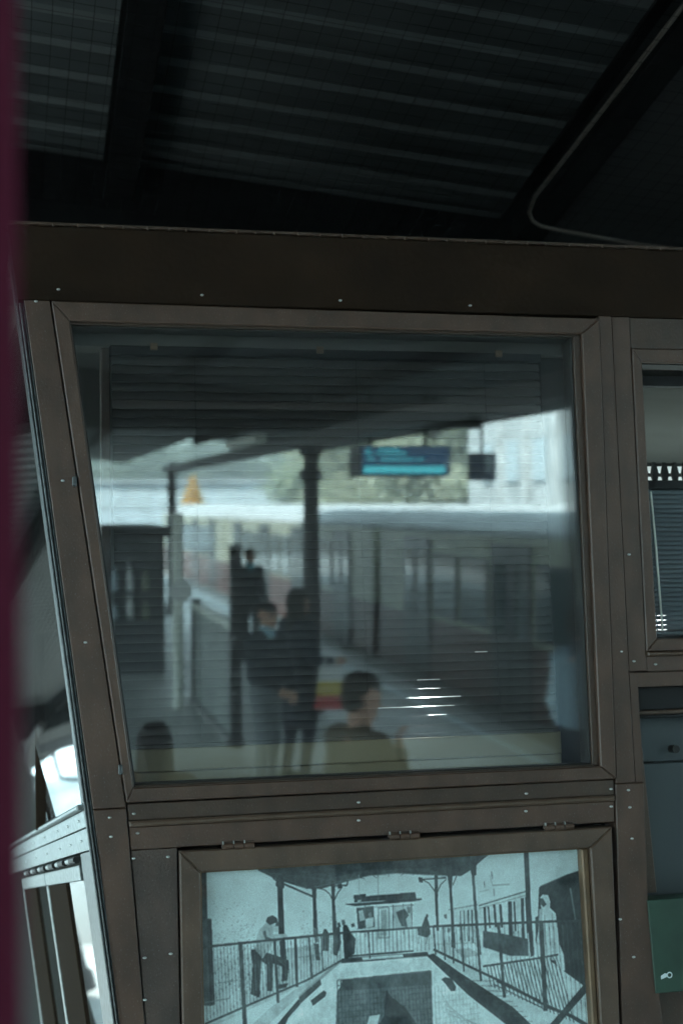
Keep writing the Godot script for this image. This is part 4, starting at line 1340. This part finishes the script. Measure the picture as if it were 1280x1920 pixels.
# ---------------------------------------------------------------- the train on the right track
func train() -> void:
	var t := thing("commuter_train", "ochre and red commuter train standing along the platform edge", "train", Vector3(0, 0, 0))
	for car in 3:
		var z0 := 2.5 + car * 16.6
		var z1 := z0 + 16.2
		var side := begin()
		prism(side, [Vector2(4.95, 0.80), Vector2(4.95, 2.0), Vector2(7.25, 2.0), Vector2(7.25, 0.80)], z0, z1, 0.05)
		var body := put("car_body", side, M.ochre, t)
		put("lower_panel", box(Vector3(4.947, -0.5, z0 + 0.02), Vector3(7.253, 0.80, z1 - 0.02), 0.01), M.train_red, body)
		put("underframe", box(Vector3(5.2, -0.84, z0 + 0.5), Vector3(7.0, -0.501, z1 - 0.5)), M.train_dark, body)
		var roof := begin()
		prism(roof, [Vector2(4.95, 2.001), Vector2(5.0, 2.07), Vector2(5.35, 2.24), Vector2(6.1, 2.34), Vector2(6.85, 2.24), Vector2(7.2, 2.07), Vector2(7.25, 2.001)], z0, z1, 0.02)
		put("roof", roof, M.train_roof, t)
		for d in 4:
			var zc := z0 + 2.2 + d * 3.95
			for s in [-0.34, 0.34]:
				var leaf := put("door", box(Vector3(4.925, -0.05, zc + s - 0.325), Vector3(4.948, 1.92, zc + s + 0.325), 0.006), M.train_dark, t)
				put("door_window", box(Vector3(4.920, 0.85, zc + s - 0.2), Vector3(4.9245, 1.72, zc + s + 0.2)), M.train_glass, leaf)
			if d < 3:
				for s in [-0.62, 0.62]:
					var w := put("window", box(Vector3(4.930, 0.86, zc + 1.975 + s - 0.55), Vector3(4.9495, 1.72, zc + 1.975 + s + 0.55), 0.008), M.train_dark, t)
					put("pane", box(Vector3(4.926, 0.90, zc + 1.975 + s - 0.5), Vector3(4.9295, 1.68, zc + 1.975 + s + 0.5)), M.train_glass, w)
				put("side_strip", box(Vector3(4.94, 1.78, zc + 0.9), Vector3(4.9485, 1.95, zc + 3.05)), M.ochre, t)


func tree(label: String, at: Vector3, high: float, wide: float, m: Material, slim := false) -> void:
	var o := thing("tree", label, "tree", at, 0.0, "trees beyond the tracks")
	put("trunk", tubes([Vector3.ZERO, Vector3(0.05, high * 0.35, 0), Vector3(0, high * 0.8, 0.1)], [0.05 * wide, 0.035 * wide, 0.01 * wide], 8), M.bark, o)
	for i in 4:
		var a := i * 1.7
		put("limb", tubes([Vector3(0, high * (0.3 + 0.08 * i), 0), Vector3(cos(a) * wide * 0.25, high * (0.5 + 0.08 * i), sin(a) * wide * 0.25)], [0.02 * wide, 0.008 * wide], 6), M.bark, o)
	var st := begin()
	var n := int(15000.0 if wide > 2.0 else 6000.0)
	var clumps := []
	for i in (9 if slim else 26):
		var y := rng.randf_range(0.05 if slim else 0.25, 0.93)
		var r := wide * 0.5 * ((1.05 - y) if slim else sqrt(clampf(1.0 - pow((y - 0.6) / 0.45, 2.0), 0.05, 1.0)))
		var a := rng.randf() * TAU
		clumps.append(Vector3(cos(a) * r * rng.randf(), y * high, sin(a) * r * rng.randf()))
	var lf := wide * (0.045 if slim else 0.022)
	for i in n:
		var c: Vector3 = clumps[i % clumps.size()]
		var q := Vector3(rng.randfn(), rng.randfn() * 0.8, rng.randfn()) * wide * (0.06 if slim else 0.12)
		var p := c + q
		if slim:
			var y := 0.15 + 0.85 * (1.0 - sqrt(rng.randf()))
			var r := wide * 0.5 * (1.0 - y) * 1.15 * sqrt(rng.randf()) + 0.04
			var a := rng.randf() * TAU
			p = Vector3(cos(a) * r, y * high, sin(a) * r)
		var d1 := Vector3(rng.randf() - 0.5, rng.randf() - 0.5, rng.randf() - 0.5).normalized() * lf
		var d2 := d1.cross(Vector3(rng.randf() - 0.5, 1, rng.randf() - 0.5)).normalized() * lf
		tri(st, p - d1, p + d1 * 0.6 + d2, p + d1 - d2 * 0.7, Vector3.UP)
	put("crown", st, m, o)


func beyond() -> void:
	var b := put("boundary_wall", box(Vector3(9.8, -0.95, -20), Vector3(10.05, 2.36, 88), 0.02), M.pale_wall)
	tag(b, "long pale boundary wall behind the train", "wall")
	# the pale building on the right
	var h := thing("apartment_building", "tall pale apartment building rising behind the train at the right", "building", Vector3(17, -0.95, 0))
	put("wall", box(Vector3(0, 0, 8), Vector3(10, 15, 51)), M.facade, h)
	put("roof_edge", box(Vector3(-0.3, 15, 7.7), Vector3(10.3, 15.5, 51.3), 0.05), M.facade_grey, h)
	for z in 15:
		var zc := 10.0 + z * 2.75
		put("pilaster", box(Vector3(-0.18, 0, zc - 1.5), Vector3(-0.002, 15, zc - 1.15), 0.02), M.pale_wall, h)
		for y in 5:
			var w := put("window", box(Vector3(-0.06, 1.2 + y * 2.85, zc - 0.55), Vector3(-0.003, 2.75 + y * 2.85, zc + 0.65), 0.01), M.facade_grey, h)
			put("pane", box(Vector3(-0.075, 1.27 + y * 2.85, zc - 0.48), Vector3(-0.061, 2.68 + y * 2.85, zc + 0.03)), M.window_glass, w)
			put("pane", box(Vector3(-0.075, 1.27 + y * 2.85, zc + 0.07), Vector3(-0.061, 2.68 + y * 2.85, zc + 0.58)), M.window_glass, w)
	var f := thing("station_hall", "long low pale blue building across the far end of the tracks", "building", Vector3(16, -0.95, 97))
	put("wall", box(Vector3(-20, 0, 0), Vector3(14, 4.8, 8)), M.pale_blue, f)
	put("roof", box(Vector3(-20.3, 4.8, -0.4), Vector3(14.3, 5.0, 8.3), 0.03), M.facade_grey, f)
	for i in 16:
		var x := -19.0 + i * 2.05
		var w := put("window", box(Vector3(x, 3.0, -0.06), Vector3(x + 1.5, 4.3, -0.003), 0.01), M.pale_wall, f)
		put("pane", box(Vector3(x + 0.08, 3.1, -0.075), Vector3(x + 1.42, 4.2, -0.061)), M.window_glass, w)
	var g := thing("long_block", "pale hazy building along the left track beyond the canopy", "building", Vector3(-60, -0.95, -150))
	put("wall", box(Vector3(-30, 0, 0), Vector3(75, 8.5, 14)), M.facade, g)
	put("roof", box(Vector3(-30.5, 8.5, -0.5), Vector3(75.5, 9.6, 14.5), 0.05), M.facade_grey, g)
	for i in 24:
		var w := put("window", box(Vector3(-28 + i * 4.2, 4.8, 14.003), Vector3(-26 + i * 4.2, 7.0, 14.06), 0.01), M.facade_grey, g)
		put("pane", box(Vector3(-27.9 + i * 4.2, 4.9, 14.061), Vector3(-26.1 + i * 4.2, 6.9, 14.075)), M.window_glass, w)
	var spots := [[18, 58, 9.5, 6, "leaf_olive"], [19, 60, 10.5, 7, "leaf_green"], [16.5, 68, 9, 6, "leaf_olive"], [21, 74, 11, 7, "leaf_olive"], [18, 84, 9.5, 6.5, "leaf_green"], [10, 118, 8.5, 8, "leaf_grey"], [17, 122, 9, 9, "leaf_grey"], [25, 118, 9, 9, "leaf_grey"], [33, 120, 9, 9, "leaf_green"], [3, 121, 8, 8, "leaf_grey"]]
	for i in spots.size():
		var s: Array = spots[i]
		tree(["loose olive tree beside the pale apartment building", "full green tree behind the boundary wall", "short olive tree along the boundary wall", "tall olive tree behind the others", "green tree nearest the low blue building", "grey green tree left behind the low blue building", "wide grey green tree behind the low blue building", "grey tree behind the right part of the blue building", "green tree past the end of the blue building", "grey green tree at the far left end of the blue building"][i], Vector3(s[0], -0.95, s[1]), s[2], s[3], M[s[4]])
	tree("narrow pointed yellow autumn tree in front of the low blue building", Vector3(10.9, -0.95, 90.5), 5.2, 3.2, M.leaf_yellow, true)


# ---------------------------------------------------------------- people, seen as reflections
func people() -> void:
	var skin := Color(0.42, 0.25, 0.18)
	var down_l := [Vector3(0.235, 1.14, -0.02), Vector3(0.245, 0.90, 0.06)]
	var down_r := [Vector3(-0.235, 1.14, -0.02), Vector3(-0.245, 0.90, 0.06)]
	person("person", "short haired person in an olive brown jacket holding a hand up to the chin", Vector3(0.86, 0, 3.3), 1.25, 1.62, {"skin": skin, "top": Color(0.09, 0.068, 0.042), "legs": Color(0.03, 0.03, 0.04), "shoes": Color(0.02, 0.02, 0.02), "hair": Color(0.018, 0.013, 0.01)}, [[Vector3(0.25, 1.12, 0.10), Vector3(0.10, 1.36, 0.17)], down_r], {"nod": 0.12, "thick": 1.05})
	person("person", "dark haired person in a tan coat cropped at the window's lower left corner", Vector3(-0.07, 0, 3.35), 0.5, 1.42, {"skin": skin, "top": Color(0.13, 0.09, 0.055), "legs": Color(0.04, 0.04, 0.05), "shoes": Color(0.03, 0.02, 0.02), "hair": Color(0.02, 0.015, 0.012), "long_hair": true}, [down_l, down_r], {"thick": 1.1})
	person("person", "person in a pale blue grey hooded top with hands at the waist by the train", Vector3(2.77, 0, 5.3), 1.3, 1.75, {"skin": skin, "sleeve": Color(0.50, 0.62, 0.66), "top": Color(0.22, 0.30, 0.35), "legs": Color(0.015, 0.017, 0.03), "shoes": Color(0.02, 0.02, 0.02), "hair": Color(0.02, 0.016, 0.014), "collar": Color(0.05, 0.06, 0.09)}, [[Vector3(0.27, 1.12, -0.10), Vector3(0.20, 0.99, 0.17)], down_r])
	person("person", "long haired person in a dark navy jacket carrying a red and white bag", Vector3(1.70, 0, 9.0), 1.2, 1.66, {"skin": skin, "top": Color(0.018, 0.022, 0.035), "legs": Color(0.02, 0.022, 0.032), "shoes": Color(0.015, 0.015, 0.015), "hair": Color(0.022, 0.016, 0.012), "long_hair": true, "long": true}, [[Vector3(0.24, 1.13, 0.03), Vector3(0.17, 1.10, 0.27)], down_r])
	person("person", "person in a dark open coat with a pale blue shirt and grey trousers", Vector3(1.36, 0, 8.6), 2.5, 1.58, {"skin": skin, "top": Color(0.022, 0.024, 0.032), "legs": Color(0.16, 0.17, 0.18), "shoes": Color(0.02, 0.02, 0.02), "hair": Color(0.02, 0.015, 0.013), "collar": Color(0.30, 0.45, 0.50)}, [[Vector3(0.24, 1.10, 0.05), Vector3(0.10, 0.98, 0.24)], [Vector3(-0.24, 1.10, 0.05), Vector3(-0.08, 0.95, 0.25)]])
	person("person", "distant person in black with a teal collar beside the parapet", Vector3(2.85, 0, 18.5), 2.9, 1.70, {"skin": skin, "top": Color(0.014, 0.014, 0.018), "legs": Color(0.014, 0.014, 0.018), "shoes": Color(0.01, 0.01, 0.01), "hair": Color(0.06, 0.04, 0.025), "collar": Color(0.12, 0.32, 0.36)}, [down_l, down_r])
	var bag := thing("shopping_bag", "red, white and yellow shopping bag hanging from the long haired person's hand", "bag", Vector3(1.93, 0.66, 8.74), 0.3)
	var sides := [[M.bag_red, 0.0, 0.12], [M.bag_yellow, 0.12, 0.24], [M.bag_white, 0.24, 0.36]]
	for s in sides:
		var w0: float = 0.13 - s[1] * 0.12
		var w1: float = 0.13 - s[2] * 0.12
		var st := begin()
		prism(st, [Vector2(-w0, s[1]), Vector2(w0, s[1]), Vector2(w1, s[2] - 0.0005), Vector2(-w1, s[2] - 0.0005)], -0.05, 0.05, 0.012)
		put("band", st, s[0], bag)
	put("handle", tubes([Vector3(-0.06, 0.36, 0), Vector3(-0.03, 0.45, 0), Vector3(0.03, 0.45, 0), Vector3(0.06, 0.36, 0)], 0.006, 6), M.bag_white, bag)
